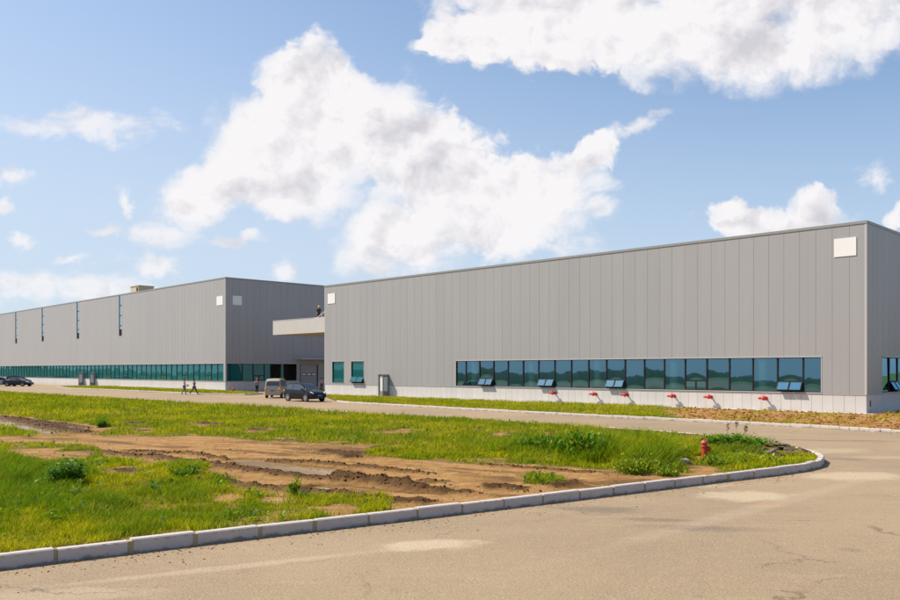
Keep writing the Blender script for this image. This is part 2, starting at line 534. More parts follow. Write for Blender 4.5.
    c = t.mix(t.math('MULTIPLY', spk, 0.55), c, t.mix(t.sep(sp.outputs['Color'])[1], (0.06, 0.045, 0.03), (0.55, 0.46, 0.34)))
    # aggregate
    c = t.mix(t.math('MULTIPLY', t.step(fine, 0.52, 0.75), 0.62), c, (0.54, 0.43, 0.30))
    c = t.mix(t.math('MULTIPLY', t.step(fine, 0.46, 0.28), 0.75), c, (0.06, 0.045, 0.032))
    c = t.mix(t.math('MULTIPLY', t.step(grit.outputs['Distance'], 0.28, 0.08), 0.22), c, (0.44, 0.39, 0.31))
    t.put(b.inputs['Base Color'], c)
    b.inputs['Roughness'].default_value = 0.9
    b.inputs['Specular IOR Level'].default_value = 0.25
    h = t.math('ADD', fine, t.math('MULTIPLY', grit.outputs['Distance'], -0.4))
    t.put(b.inputs['Normal'], t.bump(h, 0.5, 0.02))
    return m

M['asphalt'] = asphalt()


def kerb_mat():
    m, t, b, o = new_mat('kerb_concrete')
    p = t.coord()
    x, y, z = t.sep(p)[0:3]
    n = t.noise(p, 3.0, 6, 0.65)
    f = t.noise(p, 45.0, 3, 0.7)
    c = t.mix(n, (0.40, 0.355, 0.335), (0.53, 0.475, 0.45))
    c = t.mix(t.math('MULTIPLY', t.step(f, 0.45, 0.25), 0.35), c, (0.33, 0.31, 0.30))
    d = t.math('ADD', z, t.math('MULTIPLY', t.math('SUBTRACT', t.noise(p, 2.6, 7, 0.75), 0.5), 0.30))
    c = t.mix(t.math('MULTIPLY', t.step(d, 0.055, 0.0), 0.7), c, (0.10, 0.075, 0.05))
    s2 = t.step(t.noise(t.mapping(p, scale=(1, 1, 0.5)), 2.3, 6, 0.7), 0.54, 0.72)
    c = t.mix(t.math('MULTIPLY', s2, 0.6), c, (0.30, 0.25, 0.19))
    t.put(b.inputs['Base Color'], c)
    b.inputs['Roughness'].default_value = 0.85
    t.put(b.inputs['Normal'], t.bump(t.math('ADD', f, n), 0.35, 0.012))
    return m

M['kerb'] = kerb_mat()
M['mortar'] = simple('kerb_mortar', (0.30, 0.26, 0.15), 0.95, var=0.3, scale=8, bump=0.4)


def field_mat():
    m, t, b, o = new_mat('muddy_soil')
    p = t.coord()
    at = t.node('ShaderNodeAttribute', attribute_name='mud').outputs['Fac']
    wet = t.node('ShaderNodeAttribute', attribute_name='wet').outputs['Fac']
    n1 = t.noise(p, 0.9, 6, 0.65)
    n2 = t.noise(p, 7.0, 6, 0.7)
    n3 = t.noise(p, 34.0, 4, 0.7)
    dry = t.mix(n2, (0.26, 0.140, 0.048), (0.42, 0.25, 0.105))
    dry = t.mix(t.math('MULTIPLY', t.step(n1, 0.42, 0.66), 0.6), dry, (0.25, 0.12, 0.035))
    dry = t.mix(t.math('MULTIPLY', t.step(n3, 0.45, 0.25), 0.5), dry, (0.20, 0.11, 0.045))
    trk = t.noise(t.mapping(p, rot=(0, 0, R(36)), scale=(0.22, 2.6, 1)), 1.6, 6, 0.65)
    dry = t.mix(t.math('MULTIPLY', t.step(trk, 0.50, 0.66), 0.55), dry, (0.17, 0.085, 0.028))
    dry = t.mix(t.math('MULTIPLY', t.step(trk, 0.46, 0.32), 0.45), dry, (0.46, 0.30, 0.16))
    mudc = t.mix(n2, (0.034, 0.015, 0.0035), (0.115, 0.056, 0.014))
    soil = t.mix(wet, dry, mudc)
    turf = t.mix(n2, (0.085, 0.075, 0.010), (0.17, 0.135, 0.025))
    turf = t.mix(t.math('MULTIPLY', t.step(n1, 0.5, 0.7), 0.5), turf, (0.20, 0.14, 0.05))
    k = t.step(t.math('ADD', at, t.math('MULTIPLY', t.math('SUBTRACT', n2, 0.5), 0.5)), 0.3, 0.6)
    t.put(b.inputs['Base Color'], t.mix(k, turf, soil))
    t.put(b.inputs['Roughness'], t.step(t.math('MULTIPLY', wet, n1), 0.0, 0.7, 0.95, 0.55))
    b.inputs['Specular IOR Level'].default_value = 0.12
    t.put(b.inputs['Normal'], t.bump(t.math('ADD', t.math('ADD', n2, t.math('MULTIPLY', n3, 0.5)), trk), 0.8, 0.06))
    return m

M['field'] = field_mat()


def attr_leaf(name, rough=0.75, trans=0.35):
    m, t, b, o = new_mat(name)
    c = t.node('ShaderNodeAttribute', attribute_name='tint').outputs['Color']
    t.put(b.inputs['Base Color'], c)
    b.inputs['Roughness'].default_value = rough
    b.inputs['Specular IOR Level'].default_value = 0.12
    tr = t.node('ShaderNodeBsdfTranslucent')
    t.put(tr.inputs[0], t.mix(1.0, c, (1.15, 1.25, 0.55), 'MULTIPLY'))
    mx = t.node('ShaderNodeMixShader'); mx.inputs[0].default_value = trans
    t.l.new(b.outputs[0], mx.inputs[1]); t.l.new(tr.outputs[0], mx.inputs[2])
    t.l.new(mx.outputs[0], o.inputs[0])
    return m

M['grass'] = attr_leaf('grass_blades')
M['leaf'] = attr_leaf('weed_leaves', 0.5, 0.3)
M['clod'] = simple('mud_clods', (0.105, 0.053, 0.016), 0.95, var=0.45, scale=5, bump=0.8, spec=0.1)
M['clod_dry'] = simple('dry_clods', (0.215, 0.098, 0.028), 0.95, var=0.6, scale=1.6, bump=0.6, spec=0.1)
M['bank'] = simple('loose_soil', (0.27, 0.135, 0.028), 0.95, var=0.5, scale=3.0, bump=0.9, spec=0.1)
M['stem'] = simple('weed_stem', (0.16, 0.11, 0.05), 0.8)


def water_mat():
    m, t, b, o = new_mat('muddy_water')
    p = t.coord()
    n = t.noise(p, 1.5, 5, 0.6)
    t.put(b.inputs['Base Color'], t.mix(n, (0.24, 0.155, 0.07), (0.32, 0.22, 0.11)))
    b.inputs['Roughness'].default_value = 0.06
    b.inputs['IOR'].default_value = 1.33
    t.put(b.inputs['Normal'], t.bump(t.noise(p, 9.0, 3, 0.5), 0.03, 0.01))
    return m

M['water'] = water_mat()


def far_ground():
    m, t, b, o = new_mat('open_ground')
    p = t.coord()
    n = t.noise(p, 0.03, 6, 0.6); n2 = t.noise(p, 0.8, 5, 0.65)
    c = t.mix(t.step(n, 0.4, 0.6), (0.10, 0.17, 0.02), (0.17, 0.15, 0.05))
    c = t.mix(n2, c, (0.12, 0.16, 0.02))
    t.put(b.inputs['Base Color'], c)
    b.inputs['Roughness'].default_value = 0.95
    return m

M['far_ground'] = far_ground()


def hill_mat():
    m, t, b, o = new_mat('wooded_hill')
    p = t.coord()
    n = t.noise(p, 0.12, 6, 0.7)
    t.put(b.inputs['Base Color'], t.mix(n, (0.018, 0.035, 0.018), (0.05, 0.075, 0.03)))
    b.inputs['Roughness'].default_value = 0.95
    return m

M['hill'] = hill_mat()

# ------------------------------------------------------------------ ground sheets
mb = MB(); S = 2500
nS = 24
for i in range(nS):
    for j in range(nS):
        a, b_ = -S + 2 * S * i / nS, -S + 2 * S * j / nS
        q = 2 * S / nS
        mb.add([(a, b_, -0.03), (a + q, b_, -0.03), (a + q, b_ + q, -0.03), (a, b_ + q, -0.03)], [(0, 1, 2, 3)])
tag(mb.build('ground', M['far_ground']), kind='structure')
mb = MB()
mb.add([(-190, -24, 0), (70, -24, 0), (70, 190, 0), (-190, 190, 0)], [(0, 1, 2, 3)])
tag(mb.build('road', M['asphalt']), kind='structure')

# wooded rise far out to the side and behind, seen mirrored in the window band
mb = MB()
prev = None
for k in range(481):
    k = k / 4
    az = R(95 + 190 * k / 120)                      # from the left round to behind
    rad = 420 + 60 * math.sin(k * 0.21)
    h = 5 + 4 * mnoise.noise((k * 0.13, 0.3, 0)) + 2.4 * mnoise.noise((k * 0.7, 4.3, 0)) + 1.2 * mnoise.noise((k * 2.3, 9, 0)) + 1.3 * mnoise.noise((k * 6.1, 2, 0))
    c_, s_ = math.cos(az), math.sin(az)
    ring = [(c_ * rad, s_ * rad, -0.1), (c_ * (rad + 12), s_ * (rad + 12), h * 0.7), (c_ * (rad + 30), s_ * (rad + 30), h), (c_ * (rad + 120), s_ * (rad + 120), -0.1)]
    if prev:
        mb.add(prev + ring, [(0, 4, 5, 1), (1, 5, 6, 2), (2, 6, 7, 3)])
    prev = ring
tag(mb.build('hills', M['hill'], smooth=True), kind='structure')

# ------------------------------------------------------------------ the warehouses
A = Vector((25.0, 49.3)); DN = Vector((-0.7093, 0.7049)).normalized()        # near building: right front corner, facade direction
C = Vector((-28.2, 103.2)); DL = Vector((-0.6935, 0.7204)).normalized()      # far building: right front corner, facade direction

def root_frame(corner, d):
    r = -d
    return math.atan2(r.y, r.x)

RZ_N, RZ_L = root_frame(A, DN), root_frame(C, DL)
near = empty('warehouse_building', (A.x, A.y, 0), RZ_N, 'long grey clad warehouse on the right with a blue window band and red hydrants', 'warehouse')
far = empty('warehouse_building', (C.x, C.y, 0), RZ_L, 'taller grey warehouse on the left with narrow strip windows and teal glazing', 'warehouse')

def local(corner, d, X, Y):
    v = Vector((X, Y)) - corner
    r = -d; i = Vector((-r.y, r.x))
    return v.dot(r), v.dot(i)

def face_s(corner, d, px):
    """where a pixel column meets a wall line: distance from the corner along d"""
    u = (px - CX) / F_PX
    return (corner.x - u * corner.y) / (u * d.y - d.x)

def face_z(corner, d, px, py):
    s = face_s(corner, d, px)
    return CAM_H + (HY - py) / F_PX * (corner.y + s * d.y)

FRONT = Matrix.Identity(4)
SIDE = Matrix.Rotation(R(90), 4, 'Z')                 # right-hand face: s runs back from the corner


def panel_wall(mb, s0, s1, z0, z1, pitch, gap, openings, d0, d1):
    edges = {round(s0, 4): 0, round(s1, 4): 0}
    k = math.ceil(s0 / pitch)
    while k * pitch < s1 - 0.02:
        if k * pitch > s0 + 0.02: edges[round(k * pitch, 4)] = 1
        k += 1
    for (a, b, c, d) in openings:
        for e in (a, b):
            if s0 < e < s1: edges.setdefault(round(e, 4), 0)
    es = sorted(edges)
    for a, b in zip(es, es[1:]):
        if b - a < 1e-3: continue
        mid = (a + b) / 2
        segs = [(z0, z1)]
        for (oa, ob, oc, od) in openings:
            if oa < mid < ob:
                nx = []
                for (lo, hi) in segs:
                    if oc > lo: nx.append((lo, min(hi, oc)))
                    if od < hi: nx.append((max(lo, od), hi))
                segs = [q for q in nx if q[1] - q[0] > 1e-3]
        ga = gap / 2 if edges[a] else 0; gb = gap / 2 if edges[b] else 0
        for lo, hi in segs:
            mb.box(a + ga, b - gb, d0, d1, lo, hi)


_wcache = {}
def pane_mesh(mat, W_, H_, bow, seed):
    """a float-glass pane, very slightly pillowed as real panes are"""
    n, k = 8, 8
    rr = random.Random(seed)
    tx, tz = rr.uniform(-0.009, 0.009), rr.uniform(0.002, 0.0105)
    bow *= rr.uniform(0.5, 1.5)
    vs, fs = [], []
    for j in range(k + 1):
        for i in range(n + 1):
            u, v = i / n, j / k
            b = bow * (4 * u * (1 - u)) * (0.35 + 0.65 * 4 * v * (1 - v))
            vs.append((u * W_, -b + tx * (u - 0.5) * W_ + tz * (v - 0.5) * H_, v * H_))
    for j in range(k):
        for i in range(n):
            q = j * (n + 1) + i
            fs.append((q, q + 1, q + n + 2, q + n + 1))
    me = bpy.data.meshes.new('pane')
    me.from_pydata(vs, [], fs)
    me.materials.append(mat)
    me.polygons.foreach_set('use_smooth', [True] * len(fs))
    return me


def link(name, me, parent, Mx):
    o = bpy.data.objects.new(name, me)
    COL.objects.link(o)
    o.parent = parent
    o.matrix_local = Mx
    return o


def add_window(root, Fm, s0, s1, z0, z1, kind, glass, seed=0, bow=0.004):
    """one window: dark frame, its pane, and a pair of bottom sashes on the opening kind"""
    w_, h_ = round(s1 - s0, 3), round(z1 - z0, 3)
    key = (w_, h_, kind)
    fw, fd = 0.045, 0.11
    TR = 0.68
    if key not in _wcache:
        f = MB()
        f.box(0, fw, 0, fd, 0, h_); f.box(w_ - fw, w_, 0, fd, 0, h_)
        f.box(fw, w_ - fw, 0.002, fd - 0.002, 0, fw); f.box(fw, w_ - fw, 0.002, fd - 0.002, h_ - fw, h_)
        if kind.startswith('awning'):
            f.box(fw, w_ - fw, 0.003, fd - 0.003, TR - 0.03, TR + 0.03)
            f.box(w_ / 2 - 0.03, w_ / 2 + 0.03, 0.004, fd - 0.004, fw, TR - 0.03)
        o = f.build('window', M['frame'])
        _wcache[key] = o.data
        bpy.data.objects.remove(o)
    win = link('window', _wcache[key], root, Fm @ Matrix.Translation((s0, 0.05, z0)))
    lo = TR + 0.03 if kind.startswith('awning') else fw
    if kind != 'open':
        pk = ('pane', w_, round(h_ - lo, 3), glass.name, seed % 13)
        if pk not in _wcache: _wcache[pk] = pane_mesh(glass, w_ - 2 * fw, h_ - lo - fw, bow, seed % 13)
        link('pane', _wcache[pk], win, Matrix.Translation((fw, 0.055, lo)))
    if kind.startswith('awning'):
        sw = (w_ - 2 * fw - 0.06) / 2; sh = TR - 0.03 - fw
        ang = R(31) if kind == 'awning_open' else 0
        sk = ('sash', w_, glass.name)
        if sk not in _wcache:
            b = MB(); q = 0.035
            b.box(0, q, -0.02, 0.02, -sh, 0); b.box(sw - q, sw, -0.02, 0.02, -sh, 0)
            b.box(q, sw - q, -0.019, 0.019, -sh, -sh + q); b.box(q, sw - q, -0.019, 0.019, -q, 0)
            b.box(q, sw - q, -0.006, 0.006, -sh + q, -q, 1)
            o = b.build('sash', [M['frame'], glass])
            _wcache[sk] = o.data
            bpy.data.objects.remove(o)
        for x in (fw + 0.004, fw + sw + 0.056):
            link('sash', _wcache[sk], win, Matrix.Translation((x, -0.012 if ang else 0.03, TR - 0.03)) @ Matrix.Rotation(-ang, 4, 'X'))
    return win


def door_set(root, Fm, s, w_, h_, z0=0.12):
    """double door in a frame: left leaf shut, right leaf standing open at a right angle"""
    f = MB()
    f.box(0, 0.06, -0.04, 0.12, 0, h_); f.box(w_ - 0.06, w_, -0.04, 0.12, 0, h_); f.box(0.06, w_ - 0.06, -0.038, 0.118, h_ - 0.06, h_)
    d = f.build('door', M['door'], root, Fm @ Matrix.Translation((s, 0, z0)))
    lw = (w_ - 0.12) / 2
    for is_open in (False, True):
        L = MB()
        L.box(0, 0.12, 0, 0.045, 0, h_ - 0.07); L.box(lw - 0.12, lw, 0, 0.045, 0, h_ - 0.07)
        L.box(0.12, lw - 0.12, 0.001, 0.044, 0, 0.5); L.box(0.12, lw - 0.12, 0.001, 0.044, h_ - 0.3, h_ - 0.07)
        L.box(0.12, lw - 0.12, 0.018, 0.028, 0.5, h_ - 0.3, 1)
        L.box(lw - 0.09, lw - 0.05, -0.05, 0.095, 0.95, 1.12, 2)
        if is_open: Mx = Matrix.Translation((w_ - 0.06, -0.03, 0.01)) @ Matrix.Rotation(R(-92), 4, 'Z') 
        else: Mx = Matrix.Translation((0.06, 0.03, 0.01))
        lo = L.build('leaf', [M['door'], M['doorglass'], M['steel']], d, Mx)
        if is_open: lo['label'] = 'grey door leaf standing open with a pale glass strip'
    return d


# ---- near warehouse
LN, HN, DEPTH_N = 54.05, 11.68, 42.0
ZP, ZB0, ZB1 = 1.17, 1.29, 3.50            # plinth top, window sill, window head
band = (-34.5, -2.68, ZB0, ZB1)
s_w1 = [-face_s(A, DN, x) for x in (332.2, 344.0)]
s_w2 = [-face_s(A, DN, x) for x in (351.2, 363.8)]
z_w = (1.36, 3.58)
op_small = [(s_w1[0], s_w1[1], *z_w), (s_w2[0], s_w2[1], *z_w)]
s_door = -face_s(A, DN, 378.4)
op_door = (s_door, s_door + 1.6, 0.12, 2.30)
side_band = (2.73, 2.73 + 1.64 * 14, ZB0, ZB1)
FO = [band] + op_small + [op_door]

def shell(root, L, H, depth, FO, SO, clad, plinth_op_front, zp):
    for nm, Fm, s0, s1, ops in (('front', FRONT, -L, 0.0, FO), ('side', SIDE, 0.0, depth, SO)):
        mb = MB(); panel_wall(mb, s0 + (0.14 if nm == 'front' else 0.14), s1 - 0.14, zp + 0.02, H - 0.16, 1.0, 0.013, [o for o in ops], 0.0, 0.05)
        mb.build('cladding', clad, root, Fm)
        mb = MB(); panel_wall(mb, s0 + 0.06, s1 - 0.06, 0.0, H - 0.17, 500, 0, ops, 0.056, 0.24)
        mb.build('wall_core', M['joint'], root, Fm)
        cuts = sorted((o[0], o[1]) for o in ops if o[2] <= 0.0)          # openings down to the ground divide the plinth
        a0 = s0 + 0.03
        for a, b in cuts + [(s1 - 0.03, s1)]:
            mb = MB(); panel_wall(mb, a0, a, 0.0, zp, 0.65, 0.014, [o for o in ops if 0.0 < o[2] < zp], 0.012, 0.054)
            mb.build('plinth', M['plinth'], root, Fm); a0 = b
        mb = MB()                                        # drip flashing over plinth and round the openings
        es = [s0 + 0.05, s1 - 0.05]
        dr = sorted([(o[0], o[1]) for o in ops if o[2] < zp])
        cur = es[0]
        for a, b in dr + [(es[1], es[1])]:
            mb.box(cur, a, -0.012, 0.02, zp - 0.002, zp + 0.018); cur = b
        mb.build('flashing', M['trim'], root, Fm)
        mb = MB(); mb.box(s0 - 0.03 if nm == 'front' else s0 + 0.31, s1 + 0.03, -0.035, 0.30, H - 0.165, H)
        mb.build('coping', M['coping'], root, Fm)
        for o in ops:
            if o[2] >= zp and o[1] - o[0] > 0.5:
                t = MB()
                t.box(o[0] - 0.05, o[1] + 0.05, -0.03, 0.05, o[3], o[3] + 0.06)
                t.box(o[0] - 0.05, o[0], -0.015, 0.05, o[2], o[3] - 0.001); t.box(o[1], o[1] + 0.05, -0.015, 0.05, o[2], o[3] - 0.001)
                t.box(o[0] - 0.05, o[1] + 0.05, -0.028, 0.05, o[2] - 0.05, o[2] - 0.001)
                t.build('window_surround', M['trim'], root, Fm)
    # corner posts
    for x in (-L, -0.135):
        mb = MB(); mb.box(x, x + 0.135, -0.006, 0.13, zp + 0.02, H - 0.166); mb.build('corner_trim', M['trim'], root)
    # rear and left walls, roof, floor, first-floor slab, inner wall
    mb = MB()
    mb.box(-L, -L + 0.2, 0.25, depth, 0, H - 0.17)
    mb.box(-L + 0.2, -0.3, depth - 0.2, depth, 0, H - 0.17)
    mb.build('rear_wall', clad, root)
    mb = MB(); mb.box(-L + 0.21, -0.31, 0.25, depth - 0.21, H - 0.55, H - 0.3); mb.build('roof', M['coping'], root)
    mb = MB(); mb.box(-L + 0.21, -0.26, 0.25, depth - 0.21, 0.02, 0.10); mb.build('floor_slab', M['floor_in'], root)
    mb = MB()
    mb.box(-L + 0.21, -0.26, 0.25, 9.0, 3.95, 4.15); mb.box(-9.0, -0.26, 9.0, depth - 0.21, 3.95, 4.15)
    mb.build('ceiling_slab', M['room'], root)
    mb = MB(); mb.box(-L + 0.21, -9.0, 8.8, 9.0, 0.1, 3.95); mb.box(-9.0, -8.8, 9.0, depth - 0.21, 0.1, 3.95); mb.build('inner_wall', M['room'], root)

shell(near, LN, HN, DEPTH_N, FO, [side_band], M['clad'], None, ZP)
# the window band: an end pane, eighteen panes of 1.64 m, an end pane; every fourth has bottom sashes
edges = [-2.68, -3.80] + [-3.80 - 1.64 * (k + 1) for k in range(18)] + [-34.5]
for i in range(20):
    k = i - 1
    kind = 'fixed'
    if 0 <= k < 18 and k % 4 == 0: kind = 'awning_closed' if k == 4 else 'awning_open'
    add_window(near, FRONT, edges[i + 1], edges[i], ZB0, ZB1, kind, M['glass'], i)
for k in range(5):                                                   # round columns just inside the glass
    cmb = MB(); x = -3.80 - 1.64 * (2 + 4 * k) + 0.33
    cmb.lathe([(0.3, 0.1), (0.3, 3.95)], 20, Matrix.Translation((x, 0.85, 0)))
    cmb.build('column', M['column'], near, smooth=False)
add_window(near, FRONT, s_w1[0], s_w1[1], *z_w, 'fixed', M['glass_far'], 3)
add_window(near, FRONT, s_w2[0], s_w2[1], *z_w, 'awning_open', M['glass_far'], 5)
for k in range(14):
    add_window(near, SIDE, side_band[0] + 1.64 * k, side_band[0] + 1.64 * (k + 1), ZB0, ZB1, 'awning_open' if k % 4 == 1 else 'fixed', M['glass'], k + 2)
door_set(near, FRONT, s_door, 1.6, 2.18)

def sheet(root, Fm, corner, d, x0, x1, y0, y1, sgn):
    """blank white square fixed to the cladding"""
    a, b = sgn * face_s(corner, d, x0), sgn * face_s(corner, d, x1)
    zt, zb = face_z(corner, d, (x0 + x1) / 2, y0), face_z(corner, d, (x0 + x1) / 2, y1)
    mb = MB(); mb.box(min(a, b), max(a, b), -0.035, -0.004, zb, zt)
    return mb.build('blank_sign', M['white'], root, Fm)

sheet(near, FRONT, A, DN, 834.2, 856.4, 238.0, 256.3, -1)
sheet(near, FRONT, A, DN, 328.0, 335.2, 293.5, 303.6, -1)
mb = MB(); mb.box(0.55, 0.75, 0.004, 0.03, 0.48, 0.86); mb.build('vent', M['dark'], near, SIDE)

# entrance canopy reaching left from the front corner
cx0, cx1 = -LN - 9.85, -LN
mb = MB()
mb.box(cx0, cx1 - 1.9, 0.0, 0.18, 6.72, 8.30); mb.box(cx1 - 1.885, cx1 + 0.0, -0.01, 0.18, 6.72, 8.36)
mb.box(cx0, cx0 + 0.18, 0.181, 12.0, 6.72, 8.30)
mb.box(cx0 + 0.181, cx1, 11.82, 12.0, 6.72, 8.30)
can = mb.build('canopy', M['canopy'], near)
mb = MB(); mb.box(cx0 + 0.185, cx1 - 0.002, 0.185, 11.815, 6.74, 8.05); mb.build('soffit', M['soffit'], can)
mb = MB(); mb.box(cx0 - 0.01, cx1 - 1.88, -0.02, 0.19, 8.302, 8.36); mb.build('coping', M['trim'], can)
mb = MB()                                                             # sloping handrail against the wall
pA = Vector((cx1 - 2.1, 0.5, 8.35)); pB = Vector((cx1 - 0.02, 0.5, 9.25))
mb.tube(pA, pB, 0.035); mb.tube((cx1 - 0.25, 0.5, 8.05), (cx1 - 0.25, 0.5, 9.14), 0.03); mb.tube((cx1 - 1.2, 0.5, 8.05), (cx1 - 1.2, 0.5, 8.72), 0.025)
mb.build('handrail', M['white'], near)

# ---- far warehouse
LF, HF, DEPTH_F = 122.0, 14.38, 55.0
DS = Vector((-DL.y * -1, 0)); DS = Vector((DL.y, -DL.x))               # its right-hand face runs back along this
fband = (-(0.5 + 1.64 * 73), -0.5, ZB0, ZB1)
strips = []
for px, pyb in ((16.2, 343.3), (42.8, 341.3), (78.0, 338.7), (120.5, 335.8)):
    s = -face_s(C, DL, px); zb = face_z(C, DL, px, pyb)
    strips.append((s - 0.55, s + 0.55, zb, HF - 0.17))
s5 = 2 * strips[0][0] - strips[1][0]
strips.append((s5, s5 + 1.1, strips[0][2], HF - 0.17))
fdoor = [(-face_s(C, DL, px) - 0.0, -face_s(C, DL, px) + 1.6, 0.12, 2.30) for px in (80.2, 91.4)]
sd_x = [face_s(C, DS, px) for px in (226.6, 230.3, 242.7, 253.5, 264.5, 270.9, 280.9, 284.4, 296.8)]
gate_s = [face_s(C, DS, px) for px in (300.0, 318.0)]
sband = (sd_x[0], sd_x[-1], ZB0, ZB1)
far_band_ops = []
cur = fband[0]
for a, b in sorted((o[0], o[1]) for o in fdoor):
    pass
door_all = [(o[0], o[1], 0.12, ZB0) for o in fdoor]
shell(far, LF, HF, DEPTH_F, [fband] + strips + door_all, [sband, (gate_s[0], gate_s[1], 0.0, 3.46)], M['clad_far'], None, 1.2)
for k in range(73):
    b = -0.5 - 1.64 * k
    add_window(far, FRONT, b - 1.64, b, ZB0, ZB1, 'awning_closed' if k % 4 == 2 else 'fixed', M['glass_far'], k, 0.003)
for k in range(18):
    cmb = MB(); cmb.lathe([(0.34, 0.1), (0.34, 3.95)], 16, Matrix.Translation((-0.5 - 1.64 * (4 * k + 0.45), 0.8, 0))); cmb.build('column', M['column'], far)
for (a, b, z0, z1) in strips:
    win = MB()
    for z in np.linspace(z0, z1, 5)[1:4]: win.box(a, b, 0.03, 0.12, z - 0.06, z + 0.06)
    win.box(a, a + 0.05, 0.02, 0.12, z0, z1); win.box(b - 0.05, b, 0.02, 0.12, z0, z1)
    wo_ = win.build('strip_window', M['frame'], far)
    g1 = MB(); zs = z0 + (z1 - z0) * 0.16
    g1.add([(a + 0.05, 0.07, zs), (b - 0.05, 0.07, zs), (b - 0.05, 0.07, z1), (a + 0.05, 0.07, z1)], [(0, 1, 2, 3)])
    g1.build('pane', M['glass_sky'], wo_)
    g2 = MB(); g2.add([(a + 0.05, 0.1, z0), (b - 0.05, 0.1, z0), (b - 0.05, 0.1, zs), (a + 0.05, 0.1, zs)], [(0, 1, 2, 3)])
    g2.build('louvre', M['frame'], wo_)
for o in fdoor:
    door_set(far, FRONT @ Matrix.Translation((0, -0.06, 0)), o[0], 1.6, 2.18)
for i in range(8):
    kind = ('fixed', 'fixed', 'fixed', 'awning_closed', 'fixed', 'open', 'fixed', 'open')[i]
    add_window(far, SIDE, sd_x[i], sd_x[i + 1], ZB0, ZB1, kind, M['glass_far'], i, 0.002)
# roller gate with three small lights, thin canopy over it
gt = MB(); gw = gate_s[1] - gate_s[0]
for k in range(6):
    z0 = 0.12 + k * 0.555
    gt.box(gate_s[0] + 0.08, gate_s[1] - 0.08, 0.10, 0.16, z0 + 0.006, z0 + 0.549)
gate = gt.build('gate', M['shutter'], far, SIDE)
for k in range(3):
    x = gate_s[0] + gw * (0.12 + 0.28 * k)
    mb = MB(); mb.box(x, x + 0.62, 0.085, 0.099, 1.98, 2.22); mb.build('pane', M['doorglass'], gate, Matrix.Identity(4))
    mb = MB(); mb.box(x - 0.06, x + 0.68, 0.0905, 0.0985, 1.92, 2.28); mb.build('pane_frame', M['frame'], gate, Matrix.Identity(4))
mb = MB(); mb.box(gate_s[0], gate_s[0] + 0.08, 0.0, 0.2, 0.1, 3.46); mb.box(gate_s[1] - 0.08, gate_s[1], 0.0, 0.2, 0.1, 3.46); mb.box(gate_s[0] + 0.08, gate_s[1] - 0.08, 0.002, 0.2, 3.43, 3.459)
mb.build('gate_frame', M['frame'], far, SIDE)
mb = MB(); mb.box(gate_s[0] - 0.75, gate_s[1] + 2.0, -1.5, -0.012, 4.12, 4.28)
for x in (gate_s[0] - 0.6, gate_s[1] + 1.8): mb.tube((x, -1.35, 4.28), (x, -0.01, 5.0), 0.025)
mb.build('gate_canopy', M['canopy'], far, SIDE)
sheet(far, FRONT, C, DL, 216.8, 223.0, 296.2, 305.2, -1)
sheet(far, SIDE, C, DS, 232.6, 241.7, 295.9, 305.0, 1)

# plant box on the roof
s_u = -face_s(C, DL, 124.5)
ru = empty('rooftop_unit', (0, 0, 0), 0, 'beige plant housing on the roof of the left warehouse', 'plant housing')
rM = Matrix.Translation((C.x, C.y, 0)) @ Matrix.Rotation(RZ_L, 4, 'Z')
ru.matrix_world = rM @ Matrix.Translation((s_u, 1.6, HF - 0.3))
mb = MB(); mb.box(-1.6, 1.35, 0, 2.4, 0, 1.50); mb.build('housing', M['beige'], ru)
mb = MB(); mb.box(-1.7, 1.45, -0.08, 2.5, 1.502, 1.60); mb.build('lid', M['beige'], ru)
mb = MB()
for k in range(4): mb.box(0.55, 1.2, -0.03, -0.004, 0.75 + 0.14 * k, 0.85 + 0.14 * k)
mb.build('louvre', M['dark'], ru)

# ------------------------------------------------------------------ kerbs
def resample(pts, step):
    P = np.array(pts, float); d = np.r_[0, np.cumsum(np.hypot(*np.diff(P, axis=0).T))]
    n = max(1, round(d[-1] / step)); s = np.linspace(0, d[-1], n + 1)
    return np.c_[np.interp(s, d, P[:, 0]), np.interp(s, d, P[:, 1])]

def kerb(pts, step, height, width, gap, seed):
    """precast kerb stones end to end, mortar in the joints; stones stand on the left of the line"""
    rr = random.Random(seed)
    P = resample(pts, step); mb = MB(); ch = 0.018
    for (x0, y0), (x1, y1) in zip(P, P[1:]):
        L_ = math.hypot(x1 - x0, y1 - y0); d = Vector(((x1 - x0) / L_, (y1 - y0) / L_)); n = Vector((-d.y, d.x))
        h0 = height + rr.uniform(-0.011, 0.011); h1 = h0 + rr.uniform(-0.004, 0.004); off = rr.uniform(-0.014, 0.014)
        gg = gap * rr.uniform(0.5, 1.3)
        vs = []
        for (s, h) in ((gg / 2, h0), (L_ - gg / 2, h1)):
            for (w_, z) in ((0, -0.1), (0, h - ch), (ch, h), (width - ch, h), (width, h - ch), (width, -0.1)):
                q = Vector((x0, y0)) + d * s + n * (w_ + off)
                vs.append((q.x, q.y, z))
        mb.add(vs, [(0, 6, 7, 1), (1, 7, 8, 2), (2, 8, 9, 3), (3, 9, 10, 4), (4, 10, 11, 5), (0, 1, 2, 3, 4, 5), (11, 10, 9, 8, 7, 6)], 0)
        vs = []
        for s in (-gap, gap):
            for (w_, z) in ((0.006, -0.1), (0.006, height - 0.02), (width - 0.006, height - 0.02), (width - 0.006, -0.1)):
                q = Vector((x0, y0)) + d * s + n * w_
                vs.append((q.x, q.y, z))
        mb.add(vs, [(0, 4, 5, 1), (1, 5, 6, 2), (2, 6, 7, 3), (0, 1, 2, 3), (7, 6, 5, 4)], 1)
    return tag(mb.build('kerb', [M['kerb'], M['mortar']]), kind='structure')

